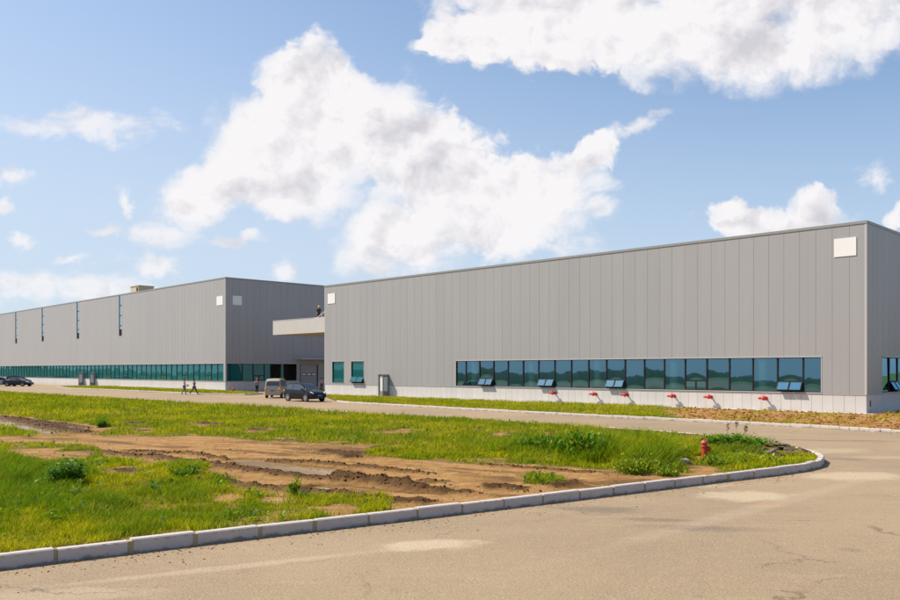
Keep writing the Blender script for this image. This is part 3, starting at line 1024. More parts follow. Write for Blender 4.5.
K_FRONT = [(-28, -4.85), (-12, 6.75), (-6.07, 11.1), (-4.42, 12.28), (0, 15.25), (3.17, 17.42), (6.55, 19.78), (8.4, 21.05), (9.45, 21.85), (10.3, 22.8), (10.9, 23.9), (11.25, 25.2), (11.3, 26.5)]
K_BACK = [(11.45, 27.3), (11.0, 30.3), (8.6, 34.3), (2.0, 41.6), (-6.0, 49.5), (-60, 103)]
kerb(K_FRONT[:8], 1.0, 0.20, 0.16, 0.06, 1)
kerb(K_FRONT[7:], 0.42, 0.20, 0.16, 0.012, 2)
kerb(K_BACK[:3], 0.8, 0.19, 0.15, 0.02, 3)
kerb(K_BACK[2:], 1.0, 0.19, 0.15, 0.015, 4)
# far side of the service road, along the verges
K_VERGE = [g(1060, 441), g(960, 437), g(900, 433.2), g(865, 431.2), g(812, 428.0), g(776, 426.0), g(690, 421.6), g(630, 418.6), g(540, 414.0), g(456, 409.4), g(389, 405.6), g(352, 403.6), g(338, 402.2)]
kerb(K_VERGE[:5], 0.45, 0.15, 0.14, 0.02, 5)
kerb(K_VERGE[4:], 1.0, 0.15, 0.14, 0.02, 6)
K_LEFT = [g(262, 394.0), g(250, 395.2), g(199, 394.2), g(100, 389.8), g(70, 388.6), g(58, 387.4)]
kerb(K_LEFT, 1.0, 0.14, 0.14, 0.02, 7)

# ------------------------------------------------------------------ the muddy field
FIELD = K_FRONT + K_BACK + [(-75, 95), (-60, 40), (-40, 5)]

def axis(fine0, fine1, lo, hi, step, grow, mx):
    a = list(np.arange(fine0, fine1, step)); s = step
    while a[-1] < hi: s = min(s * grow, mx); a.append(a[-1] + s)
    s = step
    while a[0] > lo: s = min(s * grow, mx); a.insert(0, a[0] - s)
    return np.array(a)

def to_px(X, Y, z=0.13):
    Yc = np.maximum(Y, 1.0)
    return CX + F_PX * X / Yc, HY + F_PX * (CAM_H - z) / Yc

UP = ([-60, 0, 50, 100, 150, 200, 250, 300, 350, 400, 430, 450, 500, 550, 600, 650, 685, 700],
      [436, 437, 437, 435, 437, 438, 441, 445, 446, 449, 458, 462, 464.5, 467.5, 471, 474, 476, 474])
LO = ([-60, 0, 50, 95, 110, 150, 165, 200, 230, 260, 300, 350, 400, 440, 480, 700],
      [443, 443, 444, 449, 459, 463, 465, 475, 484, 489, 492, 499, 505, 515, 530, 530])

def ell(px, py, cx, cy, rx, ry):
    return 1 - np.hypot((px - cx) / rx, (py - cy) / ry)

def mud_mask(X, Y):
    px, py = to_px(X, Y)
    sc = (py - HY) / 90.0
    nz = (fbm(X, Y, 4, 0.9) - 0.5) * 9 * sc
    pyn = py + nz
    m = np.minimum(pyn - np.interp(px, *UP), np.interp(px, *LO) - pyn) / (3.0 * sc)
    nb = (fbm(X + 3, Y + 8, 4, 1.4) - 0.5) * 5.5 - 0.5
    def blob(cx, cy, rx, ry):
        return ell(px, pyn, cx, cy, rx, ry) * 2.2 + nb
    m = np.maximum(m, ell(px, pyn, 45, 456, 44, 5) * 3)
    m = np.maximum(m, np.minimum((np.minimum(pyn - np.interp(px, [-40, 0, 30, 110], [413, 416, 418, 428]), np.interp(px, [-40, 0, 45, 85, 110], [421, 425, 435, 435.5, 432]) - pyn)) / (1.6 * sc), (114 - px) / 8))
    for b_ in ((135, 424, 12, 2.0), (143, 431, 16, 2), (207, 425, 16, 2.0), (256, 431, 14, 2.4), (290, 441, 20, 2.5), (120, 474, 20, 4), (698, 471, 16, 3.5), (770, 452, 24, 5), (703, 459.5, 8, 2.0), (392, 433, 24, 2), (500, 437, 14, 2.5), (548, 437, 10, 2), (20, 448, 10, 2)):
        m = np.maximum(m, blob(*b_))
    m = np.minimum(m, -ell(px, pyn, 408, 454.5, 46, 5) * 4)
    m = np.minimum(m, -ell(px, pyn, 545, 482, 26, 7) * 4)
    m = np.minimum(m, -ell(px, pyn, 186, 471, 28, 6) * 3)
    return np.clip(m * 0.5 + 0.5, 0, 1)

RIDGES = [  # churned ruts: photo pixels, width and height in metres, wetness
    ([(70, 451), (110, 454), (150, 458), (200, 464), (250, 471), (300, 477), (330, 479), (360, 481), (400, 486), (440, 491), (485, 495)], 0.17, 0.15, 1.0),
    ([(330, 479), (360, 480), (395, 484), (430, 490)], 0.28, 0.14, 0.9),
    ([(120, 451), (190, 454), (225, 459), (300, 462), (375, 468), (432, 474)], 0.13, 0.09, 0.9),
    ([(168, 468), (195, 475), (217, 482), (250, 487), (300, 492), (335, 495), (365, 500), (405, 503), (440, 503)], 0.22, 0.14, 1.0),
    ([(320, 451), (350, 455), (375, 453), (420, 454)], 0.30, 0.12, 1.0),
    ([(370, 448), (405, 452), (415, 455)], 0.18, 0.10, 1.0),
    ([(480, 488), (505, 487), (525, 489)], 0.22, 0.12, 1.0),
    ([(545, 487), (565, 484), (580, 484)], 0.20, 0.14, 1.0),
    ([(480, 464), (520, 468), (560, 471), (600, 473)], 0.10, 0.06, 0.8),
    ([(415, 480), (450, 483)], 0.12, 0.08, 0.8),
    ([(0, 417), (35, 424), (70, 431), (92, 434)], 0.45, 0.16, 1.0),
    ([(20, 420), (60, 424), (84, 428)], 0.35, 0.12, 1.0),
    ([(110, 431), (150, 431)], 0.25, 0.10, 1.0),
    ([(128, 423.5), (145, 424.5)], 0.4, 0.14, 1.0), ([(196, 424), (222, 425)], 0.4, 0.14, 1.0),
    ([(250, 430.5), (266, 431)], 0.4, 0.14, 1.0), ([(282, 441), (300, 442)], 0.3, 0.10, 1.0),
    ([(112, 474), (140, 472)], 0.30, 0.14, 1.0),
]
RIDGES_G = [([g(*q, 0.15) for q in p], w_, h_, k_) for p, w_, h_, k_ in RIDGES]
PUDDLES = [
    [(226, 460.0), (262, 461.0), (300, 467.5), (332, 470), (357, 474), (345, 477.5), (300, 475.5), (262, 470), (238, 464.5)],
    [(303, 488), (320, 487.5), (334, 491), (330, 494), (312, 492)],
    [(350, 492), (368, 494), (366, 498.5), (352, 497.5)],
    [(342, 457.6), (364, 457.8), (372, 460), (350, 460.2)],
    [(-30, 414), (6, 420), (34, 427), (64, 433), (52, 435), (24, 431), (-4, 425), (-30, 419)],
    [(57, 425), (88, 429), (84, 431), (60, 428)],
]
PUD_G = [[g(*q, 0.10) for q in p] for p in PUDDLES]

def bare_mask(X, Y):
    px, py = to_px(X, Y)
    bare = 0.8 * sstep(fbm(X + 40, Y + 11, 5, 1.1), 0.57, 0.70)
    for cx, cy, rx, ry in ((234, 501, 26, 13), (350, 512, 44, 9), (280, 498, 40, 9), (410, 505, 36, 12), (545, 490, 50, 6)):
        bare = np.maximum(bare, 1.1 * sstep(ell(px, py, cx, cy, rx, ry) + (fbm(X, Y, 4, 2.0) - 0.5) * 2.2, 0.0, 0.6))
    return bare

def field_height(X, Y):
    m = mud_mask(X, Y)
    h = 0.135 + 0.05 * fbm(X, Y, 4, 0.5) + 0.025 * fbm(X, Y, 3, 3.0)
    wet = np.zeros(X.shape)
    for pts, w_, h_, k_ in RIDGES_G:
        d, a = seg_dist(pts, X, Y)
        lump = 0.15 + 1.5 * fbm(X + 31, Y, 4, 3.6)
        wob = w_ * (0.6 + 0.9 * fbm(X, Y + 50, 3, 1.3))
        prof = np.exp(-(d / wob) ** 2) * sstep(np.minimum(a, 1 - a), -0.01, 0.07)
        h = h + 0.62 * h_ * lump * prof
        h = h - 0.045 * np.exp(-((d - 1.9 * wob) / wob) ** 2) * m
        wet = np.maximum(wet, k_ * np.clip(prof * 2.2, 0, 1))
    for p in PUD_G:
        p2 = p + [p[0]]
        d, _ = seg_dist(p2, X, Y)
        sd_ = np.where(inside(p, X, Y), d, -d) + (fbm(X, Y, 4, 1.6) - 0.5) * 0.35
        k = sstep(sd_, -0.10, 0.10)
        h = h * (1 - k) + 0.03 * k
        wet = np.maximum(wet, 0.75 * sstep(sd_, -0.4, 0.1))
    wet = np.maximum(wet, 0.7 * sstep(fbm((X * 0.81 - Y * 0.59) * 0.35 + 9, (X * 0.59 + Y * 0.81) * 1.6 + 4, 4, 0.9), 0.54, 0.68) * m)
    h = h + (fbm(X, Y, 3, 7.0) - 0.5) * 0.05 * m
    return h, m, np.clip(wet, 0, 1)

xs = axis(-7.0, 9.0, -64, 13.0, 0.075, 1.03, 0.9)
ys = axis(13.0, 24.0, -4.0, 105, 0.075, 1.012, 0.9)
GX, GY = np.meshgrid(xs, ys)
H, MUD, WET = field_height(GX, GY)
ins = inside(FIELD, GX, GY)
nx = len(xs)
idx = np.arange(GX.size).reshape(GX.shape)
vis = np.abs(GX) < 1.0 * GY + 9
ok = ((ins & vis)[:-1, :-1].astype(int) + (ins & vis)[:-1, 1:] + (ins & vis)[1:, 1:] + (ins & vis)[1:, :-1]) >= 3
qd = np.stack([idx[:-1, :-1], idx[:-1, 1:], idx[1:, 1:], idx[1:, :-1]], -1)[ok]
used, inv = np.unique(qd, return_inverse=True)
V = np.c_[GX.ravel(), GY.ravel(), H.ravel()][used]
fo = np_mesh('field', V, None, M['field'], {'mud': np.maximum(MUD, 0.62 * bare_mask(GX, GY)).ravel()[used], 'wet': WET.ravel()[used]}, True, quads=inv.reshape(-1, 4))
tag(fo, kind='structure')
mb = MB()
for p in PUD_G:
    c = np.mean(p, axis=0); q = [tuple(c + (np.array(v) - c) * 1.25) for v in p]
    mb = MB(); mb.add([(x, y, 0.112) for x, y in q], [tuple(range(len(q)))])
    tag(mb.build('puddle', M['water']), kind='structure')

# ------------------------------------------------------------------ verges along the buildings
def near_pt(s, dist):
    """point in front of the near facade: s along the facade leftwards from its corner, dist out from the wall"""
    q = A + DN * s + Vector((DN.y * -1, DN.x)) * dist
    return (q.x, q.y)

VERGE = [near_pt(54.1, 0.45), near_pt(-0.45, 0.45)]
rN = -DN; iN = Vector((-rN.y, rN.x))
e = A + rN * 0.45 + iN * 40
VERGE += [(e.x, e.y), (e.x + 26, e.y - 20)] + [(p[0], p[1]) for p in K_VERGE]
def far_pt(s, dist):
    q = C + DL * s + Vector((DL.y * -1, DL.x)) * dist
    return (q.x, q.y)
VERGE_L = [far_pt(0.3, 0.5), far_pt(33.0, 0.5), far_pt(40.0, 1.5)] + [(p[0], p[1]) for p in K_LEFT[::-1]]

def verge(name, poly, step, soil_fn, mat=None):
    P = np.array(poly)
    ax_ = np.arange(P[:, 0].min() - step, P[:, 0].max() + step, step); ay_ = np.arange(P[:, 1].min() - step, P[:, 1].max() + step, step)
    X, Y = np.meshgrid(ax_, ay_)
    I = inside(poly, X, Y)
    m = soil_fn(X, Y)
    edge, _ = seg_dist(poly + [poly[0]], X, Y)
    h = 0.05 + 0.06 * sstep(edge, 0.0, 0.6) + m * (0.04 * (fbm(X, Y, 4, 1.4) - 0.45) - 0.01) 
    ii = np.arange(X.size).reshape(X.shape)
    ok = (I[:-1, :-1].astype(int) + I[:-1, 1:] + I[1:, 1:] + I[1:, :-1]) >= 3
    q = np.stack([ii[:-1, :-1], ii[:-1, 1:], ii[1:, 1:], ii[1:, :-1]], -1)[ok]
    us, iv = np.unique(q, return_inverse=True)
    o = np_mesh(name, np.c_[X.ravel(), Y.ravel(), h.ravel()][us], None, mat or M['field'], {'mud': m.ravel()[us], 'wet': np.zeros(len(us))}, True, quads=iv.reshape(-1, 4))
    return tag(o, kind='structure')

def soil_right(X, Y):
    px, py = to_px(X, Y, 0.1)
    return sstep(px + (fbm(X, Y, 3, 0.5) - 0.5) * 60, 655, 690)
verge('verge', VERGE, 0.16, soil_right, None)
verge('verge', VERGE_L, 0.4, lambda X, Y: np.zeros(X.shape))
# concrete apron along the plinths
for rt, L_, dp in ((near, LN, 40.0), (far, 33.0, 16.0)):
    mb = MB(); mb.box(-L_, 0.5, -0.5, 0.05, -0.02, 0.09); mb.box(0.05 - 0.002, 0.5, 0.051, dp, -0.02, 0.089)
    o = mb.build('apron', M['concrete'])
    o.location = rt.location; o.rotation_euler = rt.rotation_euler
    tag(o, kind='structure')

# ------------------------------------------------------------------ grass
def blades(name, X, Y, Z, hgt, wid, tint, lean, fine):
    n = len(X)
    ang = rng.random(n) * 2 * np.pi
    la = rng.random(n) * 2 * np.pi
    lx = np.cos(la) * lean * hgt + 0.10 * hgt; ly = np.sin(la) * lean * hgt
    wx, wy = np.cos(ang) * wid / 2, np.sin(ang) * wid / 2
    B = np.c_[X, Y, Z]
    up = hgt * np.sqrt(np.clip(1 - lean ** 2 * 0.5, 0.2, 1))
    tip = B + np.c_[lx, ly, up]
    if fine:
        mid = B + np.c_[lx * 0.30, ly * 0.30, up * 0.58]
        o_ = np.c_[wx, wy, np.zeros(n)]
        vs = np.stack([B - o_, B + o_, mid + o_ * 0.85, mid - o_ * 0.85, tip], 1).reshape(-1, 3)
        b0 = np.arange(n) * 5
        q = np.c_[b0, b0 + 1, b0 + 2, b0 + 3]; t = np.c_[b0 + 3, b0 + 2, b0 + 4]
        k = 5
    else:
        o_ = np.c_[wx, wy, np.zeros(n)]
        vs = np.stack([B - o_, B + o_, tip], 1).reshape(-1, 3)
        b0 = np.arange(n) * 3
        q = None; t = np.c_[b0, b0 + 1, b0 + 2]; k = 3
    return np_mesh(name, vs, t, M['grass'], {'tint': np.repeat(tint, k, 0)}, False, quads=q)

GREEN = np.array((0.225, 0.290, 0.004)); YG = np.array((0.460, 0.430, 0.005)); STRAW = np.array((0.46, 0.33, 0.06)); LUSH = np.array((0.100, 0.200, 0.005))

def grass_tint(X, Y, lush, n):
    t = np.clip((fbm(X, Y, 3, 0.5) - 0.5) * 2.4 + (fbm(X + 20, Y, 3, 2.4) - 0.5) * 2.8 + 0.46 + (rng.random(n) - 0.5) * 0.7, 0, 1)[:, None]
    c = GREEN * (1 - t) + YG * t
    c = c * (1 - lush[:, None]) + LUSH * lush[:, None] * 1.15 + 0.0
    st = (rng.random(n) < 0.05 + 0.16 * sstep(fbm(X + 70, Y, 3, 0.7), 0.52, 0.7))[:, None]
    c = np.where(st, STRAW * (0.5 + 0.6 * rng.random((n, 1))), c)
    return c * (0.50 + 0.75 * rng.random((n, 1)))

TALL = [
    (640, 466, 46, 16, 0.20, 0.25), (690, 452, 40, 8, 0.14, 0.15),  # taller or lusher patches: photo pixel, radii, extra height (m), lushness
    (585, 455, 34, 20, 0.42, 0.75), (640, 460, 40, 20, 0.34, 0.35), (665, 468, 22, 12, 0.22, 0.4), (745, 462, 34, 8, 0.12, 0.2), (660, 448, 40, 10, 0.18, 0.2), (735, 447, 44, 11, 0.25, 0.7),
    (530, 449, 44, 12, 0.20, 0.55), (475, 447, 50, 12, 0.14, 0.5), (25, 490, 70, 34, 0.14, 0.75), (65, 478, 30, 16, 0.12, 0.8), (120, 522, 60, 22, 0.08, 0.55),
    (110, 507, 26, 9, 0.12, 0.4), (0, 470, 30, 26, 0.20, 0.5), (185, 471, 26, 8, 0.10, 0.6), (300, 488, 10, 8, 0.10, 0.4), (230, 485, 26, 8, 0.08, 0.5), (102, 425, 7, 5, 0.30, 0.7),
    (250, 410, 60, 6, 0.12, 0.1), (60, 409, 26, 6, 0.16, 0.3), (170, 496, 40, 16, 0.06, 0.4), (400, 443, 60, 6, 0.06, 0.35), (345, 437, 26, 4, 0.05, 0.4),
]

def scatter(y0, y1, rho, umax=0.70):
    area = umax * (y1 ** 2 - y0 ** 2) * 1.12
    n = int(area * rho)
    Y = np.sqrt(rng.random(n) * (y1 ** 2 - y0 ** 2) + y0 ** 2)
    X = (rng.random(n) * 2.24 - 1.0) / 1.0 * umax * Y / 1.0
    X = -umax * Y - 3.0 + rng.random(n) * ((umax * 2.12) * Y + 3.0)
    return X, Y

def field_grass(y0, y1, rho, wbase, hbase, fine):
    X, Y = scatter(y0, y1, rho)
    k = inside(FIELD, X, Y); X, Y = X[k], Y[k]
    de, _ = seg_dist(K_FRONT + K_BACK, X, Y)
    k = de > 0.19; X, Y = X[k], Y[k]
    H_, m, wet = field_height(X, Y)
    px, py = to_px(X, Y)
    bare = bare_mask(X, Y)
    p = np.clip(1.15 - 2.6 * m - bare, 0.0, 1)
    p = np.maximum(p, 0.015 * (wet < 0.6))
    k = (rng.random(len(X)) < p) & (H_ > 0.11)
    X, Y, H_, px, py, m = X[k], Y[k], H_[k], px[k], py[k], m[k]
    n = len(X)
    hh = hbase * (0.4 + 1.0 * rng.random(n)) * (0.25 + 1.5 * fbm(X, Y, 4, 1.6)) * (1 - 0.45 * m)
    db, _ = seg_dist(K_BACK[:3], X, Y)                     # kept short along the back kerb and round the slab
    hh = hh * (1 - 0.5 * sstep(db, 4.0, 1.5))
    hh = hh * (1 - 0.65 * (np.hypot((px - 684) / 13, (py - 465) / 4) < 1))
    lush = np.zeros(n)
    for cx, cy, rx, ry, eh, lu in TALL:
        q = sstep(ell(px, py, cx, cy, rx, ry) - 1.6 * (np.hypot((px - 704) / 10, (py - 462) / 5) < 1) - 1.6 * (np.hypot((px - 684) / 13, (py - 465) / 4) < 1) + (fbm(X, Y, 3, 1.2) - 0.5) * 0.9, 0.0, 0.5)
        hh = hh + eh * q * (0.4 + 0.8 * rng.random(n)); lush = np.maximum(lush, lu * q)
    lush = np.clip(lush + 0.45 * sstep(fbm(X + 13, Y + 90, 3, 0.45), 0.52, 0.68), 0, 0.9)
    tint = grass_tint(X, Y, lush, n)
    wid = wbase * (Y / 14.0) ** 0.85 * (0.6 + 0.8 * rng.random(n))
    o = blades('grass', X, Y, H_ - 0.02, hh, wid, tint, 0.25 + 0.75 * rng.random(n), fine)
    return tag(o, kind='stuff')

field_grass(7.0, 17.0, 2300, 0.010, 0.115, True)
field_grass(17.0, 26.0, 1050, 0.012, 0.12, True)
field_grass(26.0, 45.0, 260, 0.016, 0.15, False)
field_grass(45.0, 104.0, 60, 0.020, 0.20, False)

def verge_grass(poly, rho, keep, hbase, wid):
    P = np.array(poly); lo, hi = P.min(0), P.max(0)
    n = int((hi - lo).prod() * rho)
    X = lo[0] + rng.random(n) * (hi[0] - lo[0]); Y = lo[1] + rng.random(n) * (hi[1] - lo[1])
    k = inside(poly, X, Y); X, Y = X[k], Y[k]
    de, _ = seg_dist(poly + [poly[0]], X, Y)
    k = (rng.random(len(X)) < keep(X, Y)) & (de > 0.17); X, Y, de = X[k], Y[k], de[k]
    n = len(X)
    hh = hbase * (0.4 + 1.0 * rng.random(n)) * (0.5 + fbm(X, Y, 3, 0.7))
    o = blades('grass', X, Y, 0.05 + 0.09 * sstep(de, 0, 0.6), hh, wid * (0.6 + 0.8 * rng.random(n)), grass_tint(X, Y, np.zeros(n), n), 0.3 + 0.9 * rng.random(n), False)
    return tag(o, kind='stuff')

def keep_near(X, Y):
    m = soil_right(X, Y)
    de, _ = seg_dist([p for p in K_VERGE], X, Y)
    k = np.clip(1 - 1.3 * m, 0, 1)
    fringe = sstep(de, 1.5, 0.5) * sstep(fbm(X, Y, 3, 0.5), 0.38, 0.54) * 0.9
    fringe = np.maximum(fringe, 0.5 * sstep(fbm(X + 7, Y, 4, 0.9), 0.60, 0.70))
    worn = 0.8 * sstep(fbm(X + 5, Y + 3, 3, 0.35), 0.55, 0.68) * sstep(de, 5, 9)
    return np.maximum(k - worn, fringe)
verge_grass(VERGE, 90, keep_near, 0.15, 0.035)
verge_grass(VERGE_L, 70, lambda X, Y: np.ones(X.shape), 0.17, 0.06)

# ------------------------------------------------------------------ clods of mud and soil
def clods(name, pts, sizes, mat):
    ico = bmesh.new(); bmesh.ops.create_icosphere(ico, subdivisions=1, radius=1.0)
    bv = np.array([v.co[:] for v in ico.verts]); bf = np.array([[v.index for v in f.verts] for f in ico.faces]); ico.free()
    n = len(pts); nv = len(bv)
    jit = 1 + (rng.random((n, nv, 1)) - 0.5) * 0.9
    sc = sizes[:, None, None] * (0.6 + 0.8 * rng.random((n, 1, 3))) * np.array((1.15, 1.15, 0.6))
    a = rng.random(n) * 6.283
    v = bv[None] * jit * sc
    ca, sa = np.cos(a)[:, None], np.sin(a)[:, None]
    v = np.stack([v[..., 0] * ca - v[..., 1] * sa, v[..., 0] * sa + v[..., 1] * ca, v[..., 2]], -1) + pts[:, None, :]
    f = (bf[None] + (np.arange(n) * nv)[:, None, None]).reshape(-1, 3)
    return tag(np_mesh(name, v.reshape(-1, 3), f, mat), kind='stuff')

cp = []
for pts, w_, h_, k_ in RIDGES_G:
    P = resample(pts, 0.035)
    for x, y in P:
        for _ in range(3):
            cp.append((x + rng.normal() * w_ * 0.75, y + rng.normal() * w_ * 0.75))
cp = np.array(cp)
cp = cp[(cp[:, 1] < 48) & inside(FIELD, cp[:, 0], cp[:, 1])]
de, _ = seg_dist(K_FRONT + K_BACK, cp[:, 0], cp[:, 1]); cp = cp[de > 0.26]
hz_, _, _ = field_height(cp[:, 0], cp[:, 1])
clods('mud_clods', np.c_[cp, hz_ + 0.005], 0.005 + 0.030 * rng.random(len(cp)) ** 4, M['clod'])
# crumbly soil heaped on the right-hand verge
P = np.array(VERGE); lo, hi = P.min(0), P.max(0); n = 26000
X = 8 + rng.random(n) * 26; Y = 30 + rng.random(n) * 32
k = inside(VERGE, X, Y) & (rng.random(n) < soil_right(X, Y)); X, Y = X[k], Y[k]
de, _ = seg_dist(VERGE + [VERGE[0]], X, Y); k = de > 0.2; X, Y, de = X[k], Y[k], de[k]
clods('soil_clods', np.c_[X, Y, 0.09 + 0.02 * rng.random(len(X))], 0.008 + 0.12 * rng.random(len(X)) ** 7, M['clod_dry'])
# loose grit and crumbs on the road beside the kerb
n = 2600
P = resample(K_FRONT[1:10], 0.01); kx = rng.integers(0, len(P) - 1, n)
dirs = (P[kx + 1] - P[kx]); dirs /= np.linalg.norm(dirs, axis=1)[:, None]
off = 0.03 + rng.exponential(0.28, n)
X = P[kx, 0] + dirs[:, 1] * off; Y = P[kx, 1] - dirs[:, 0] * off
clods('road_grit', np.c_[X, Y, np.full(n, 0.003)], 0.003 + 0.014 * rng.random(n) ** 4, M['clod_dry'])

# pale stones in the dirt and along the verge
n = 5000
Y = np.sqrt(rng.random(n) * (42 ** 2 - 12 ** 2) + 12 ** 2); X = (rng.random(n) * 1.25 - 0.6) * Y
k = inside(FIELD, X, Y) & (mud_mask(X, Y) > 0.6); X, Y = X[k], Y[k]
clods('pebbles', np.c_[X, Y, field_height(X, Y)[0]], 0.006 + 0.035 * rng.random(len(X)) ** 5, simple('pebble', (0.34, 0.29, 0.22), 0.85, var=0.5, scale=1.0))

# dry stalks and broad-leaved weeds sprinkled through the turf
def turf_points(n, y0, y1, thr):
    Y = np.sqrt(rng.random(n) * (y1 ** 2 - y0 ** 2) + y0 ** 2); X = (rng.random(n) * 1.40 - 0.68) * Y
    k = inside(FIELD, X, Y); X, Y = X[k], Y[k]
    de, _ = seg_dist(K_FRONT + K_BACK, X, Y)
    k = (de > 0.22) & (mud_mask(X, Y) < 0.45) & (fbm(X + 55, Y + 21, 3, 0.5) + 0.25 * (rng.random(len(X)) - 0.5) > thr)
    return X[k], Y[k]
X, Y = turf_points(5200, 10, 44, 0.50)
n = len(X)
tag(blades('dry_grass', X, Y, field_height(X, Y)[0] - 0.02, 0.16 + 0.26 * rng.random(n), 0.006 * (Y / 14) ** 0.8, STRAW * (0.5 + 0.7 * rng.random((n, 1))), 0.2 + 0.6 * rng.random(n), True), kind='stuff')
X, Y = turf_points(4200, 10, 40, 0.53)
n = len(X); lf = 9
bx_ = np.repeat(X, lf); by_ = np.repeat(Y, lf); bz_ = np.repeat(field_height(X, Y)[0], lf)
sz = np.repeat(0.05 + 0.09 * rng.random(n), lf) * (0.6 + 0.7 * rng.random(n * lf))
a = rng.random(n * lf) * 6.283; el = 0.15 + 0.9 * rng.random(n * lf); hh = np.repeat(0.03 + 0.16 * rng.random(n), lf) * rng.random(n * lf)
d = np.c_[np.cos(a) * np.cos(el), np.sin(a) * np.cos(el), np.sin(el)]; sdv = np.c_[-np.sin(a), np.cos(a), np.zeros(n * lf)]
P0 = np.c_[bx_, by_, bz_ + hh]; L_ = sz[:, None]
vs = np.stack([P0, P0 + d * L_ * 0.5 + sdv * L_ * 0.28, P0 + d * L_ * (1, 1, 0.75), P0 + d * L_ * 0.5 - sdv * L_ * 0.28], 1).reshape(-1, 3)
tb = np.array([(0.10, 0.20, 0.010), (0.16, 0.25, 0.010), (0.25, 0.29, 0.010), (0.06, 0.15, 0.010)])[np.repeat(rng.integers(0, 4, n), lf)] * (0.75 + 0.5 * rng.random((n * lf, 1)))
tag(np_mesh('broadleaf_weeds', vs, None, M['leaf'], {'tint': np.repeat(tb, 4, 0)}, False, quads=np.arange(n * lf * 4).reshape(-1, 4)), kind='stuff')

# ------------------------------------------------------------------ weeds and shrubs
def leaf_clump(name, base, rad, hgt, nleaf, size, tints, label, cat, stems=9, droop=0.3, spiky=0.0, flat=1.0):
    nleaf = int(nleaf * 1.25); size *= 0.82
    rt = empty(name, base, rng.random() * 6, label, cat)
    sv = MB(); tips = []
    for i in range(stems):
        a = rng.random() * 6.283; rr_ = rad * math.sqrt(rng.random()) * 0.9
        tp = Vector((math.cos(a) * rr_, math.sin(a) * rr_ * flat, hgt * (0.40 + 0.75 * rng.random()) * (1 - 0.35 * (rr_ / rad) ** 2)))
        b0 = Vector((tp.x * 0.35, tp.y * 0.35, -0.03))
        sv.tube(b0, tp, 0.006, 5, 0.003); tips.append((b0, tp))
    sv.build('stem', M['stem'], rt)
    k = rng.integers(0, stems, nleaf)
    b0 = np.array([tips[i][0][:] for i in k]); tp = np.array([tips[i][1][:] for i in k])
    t = (rng.random(nleaf) ** 0.6)[:, None]
    p = b0 + (tp - b0) * t + rng.normal(size=(nleaf, 3)) * np.array((rad, rad * flat, hgt * 0.6)) * (0.10 + 0.16 * rng.random((nleaf, 1)))
    p[:, 2] = np.clip(p[:, 2], 0.01, None)
    a = rng.random(nleaf) * 6.283; el = rng.random(nleaf) * 1.0 - droop + spiky
    d = np.c_[np.cos(a) * np.cos(el), np.sin(a) * np.cos(el), np.sin(el)]
    sd_ = np.c_[-np.sin(a), np.cos(a), np.zeros(nleaf)] + rng.normal(size=(nleaf, 3)) * 0.35
    L_ = (size * (0.5 + rng.random(nleaf)))[:, None]; w_ = L_ * (0.2 if spiky else 0.3)
    vs = np.stack([p, p + d * L_ * 0.45 + sd_ * w_, p + d * L_, p + d * L_ * 0.45 - sd_ * w_], 1).reshape(-1, 3)
    q = np.arange(nleaf * 4).reshape(-1, 4)
    T = np.array(tints); c = T[rng.integers(0, len(T), nleaf)] * (0.7 + 0.6 * rng.random((nleaf, 1)))
    o = np_mesh('foliage', vs, None, M['leaf'], {'tint': np.repeat(c, 4, 0)}, False, quads=q)
    o.parent = rt
    return rt

def base_at(px, py):
    x, y = g(px, py, 0.15)
    return (x, y, float(field_height(np.array([x]), np.array([y]))[0][0]) - 0.01)

DK = [(0.045, 0.145, 0.010), (0.07, 0.175, 0.010), (0.11, 0.205, 0.010)]
MD = [(0.09, 0.19, 0.010), (0.15, 0.235, 0.010), (0.21, 0.26, 0.010)]
YL = [(0.26, 0.28, 0.010), (0.20, 0.25, 0.010), (0.46, 0.36, 0.03)]
leaf_clump('shrub', base_at(66, 486), 0.42, 0.58, 2600, 0.075, DK, 'dark green leafy shrub alone in the grass at the left of the field', 'shrub', 30)
leaf_clump('weed_clump', base_at(582, 461), 0.75, 0.74, 2600, 0.17, DK + MD, 'tall dark clump of weeds behind the bare dirt in mid field', 'weeds', 26, 0, 0.55)
leaf_clump('weed_clump', base_at(634, 474), 0.62, 0.42, 1300, 0.10, MD + YL[:2], 'bushy bright green weeds at the edge of the dirt left of the slab', 'weeds', 24, 0, 0.35)
leaf_clump('weed_clump', base_at(670, 477), 0.40, 0.24, 800, 0.09, MD + YL[:1], 'low bright green weeds touching the kerb in front of the slab', 'weeds', 18, 0, 0.3)
leaf_clump('weed_clump', base_at(733, 451), 1.0, 0.46, 3200, 0.12, DK, 'broad dark green weeds with dry stalks just right of the red hydrant', 'weeds', 34, 0.3, 0.0, 0.5)
leaf_clump('weed_clump', base_at(606, 458), 0.5, 0.5, 1200, 0.12, MD + YL[:1], 'yellow green weeds right beside the tall dark clump', 'weeds', 16, 0, 0.4)
leaf_clump('weed_clump', base_at(664, 455), 0.75, 0.44, 1700, 0.11, YL + MD, 'yellowing weeds behind the grey slab left of the hydrant', 'weeds', 22, 0, 0.35)
leaf_clump('weed_clump', base_at(753, 464), 0.7, 0.22, 1600, 0.09, MD + YL, 'low yellow green weeds between the hydrant and the rubble', 'weeds', 22, 0.1, 0.25)
leaf_clump('weed_clump', base_at(722, 466), 0.55, 0.26, 900, 0.08, MD, 'short green weeds at the foot of the red hydrant by the kerb', 'weeds', 14, 0.1, 0.25)
leaf_clump('shrub', base_at(103, 427), 0.30, 0.36, 700, 0.09, DK, 'small dark bush far off beside the left puddles', 'shrub', 12)
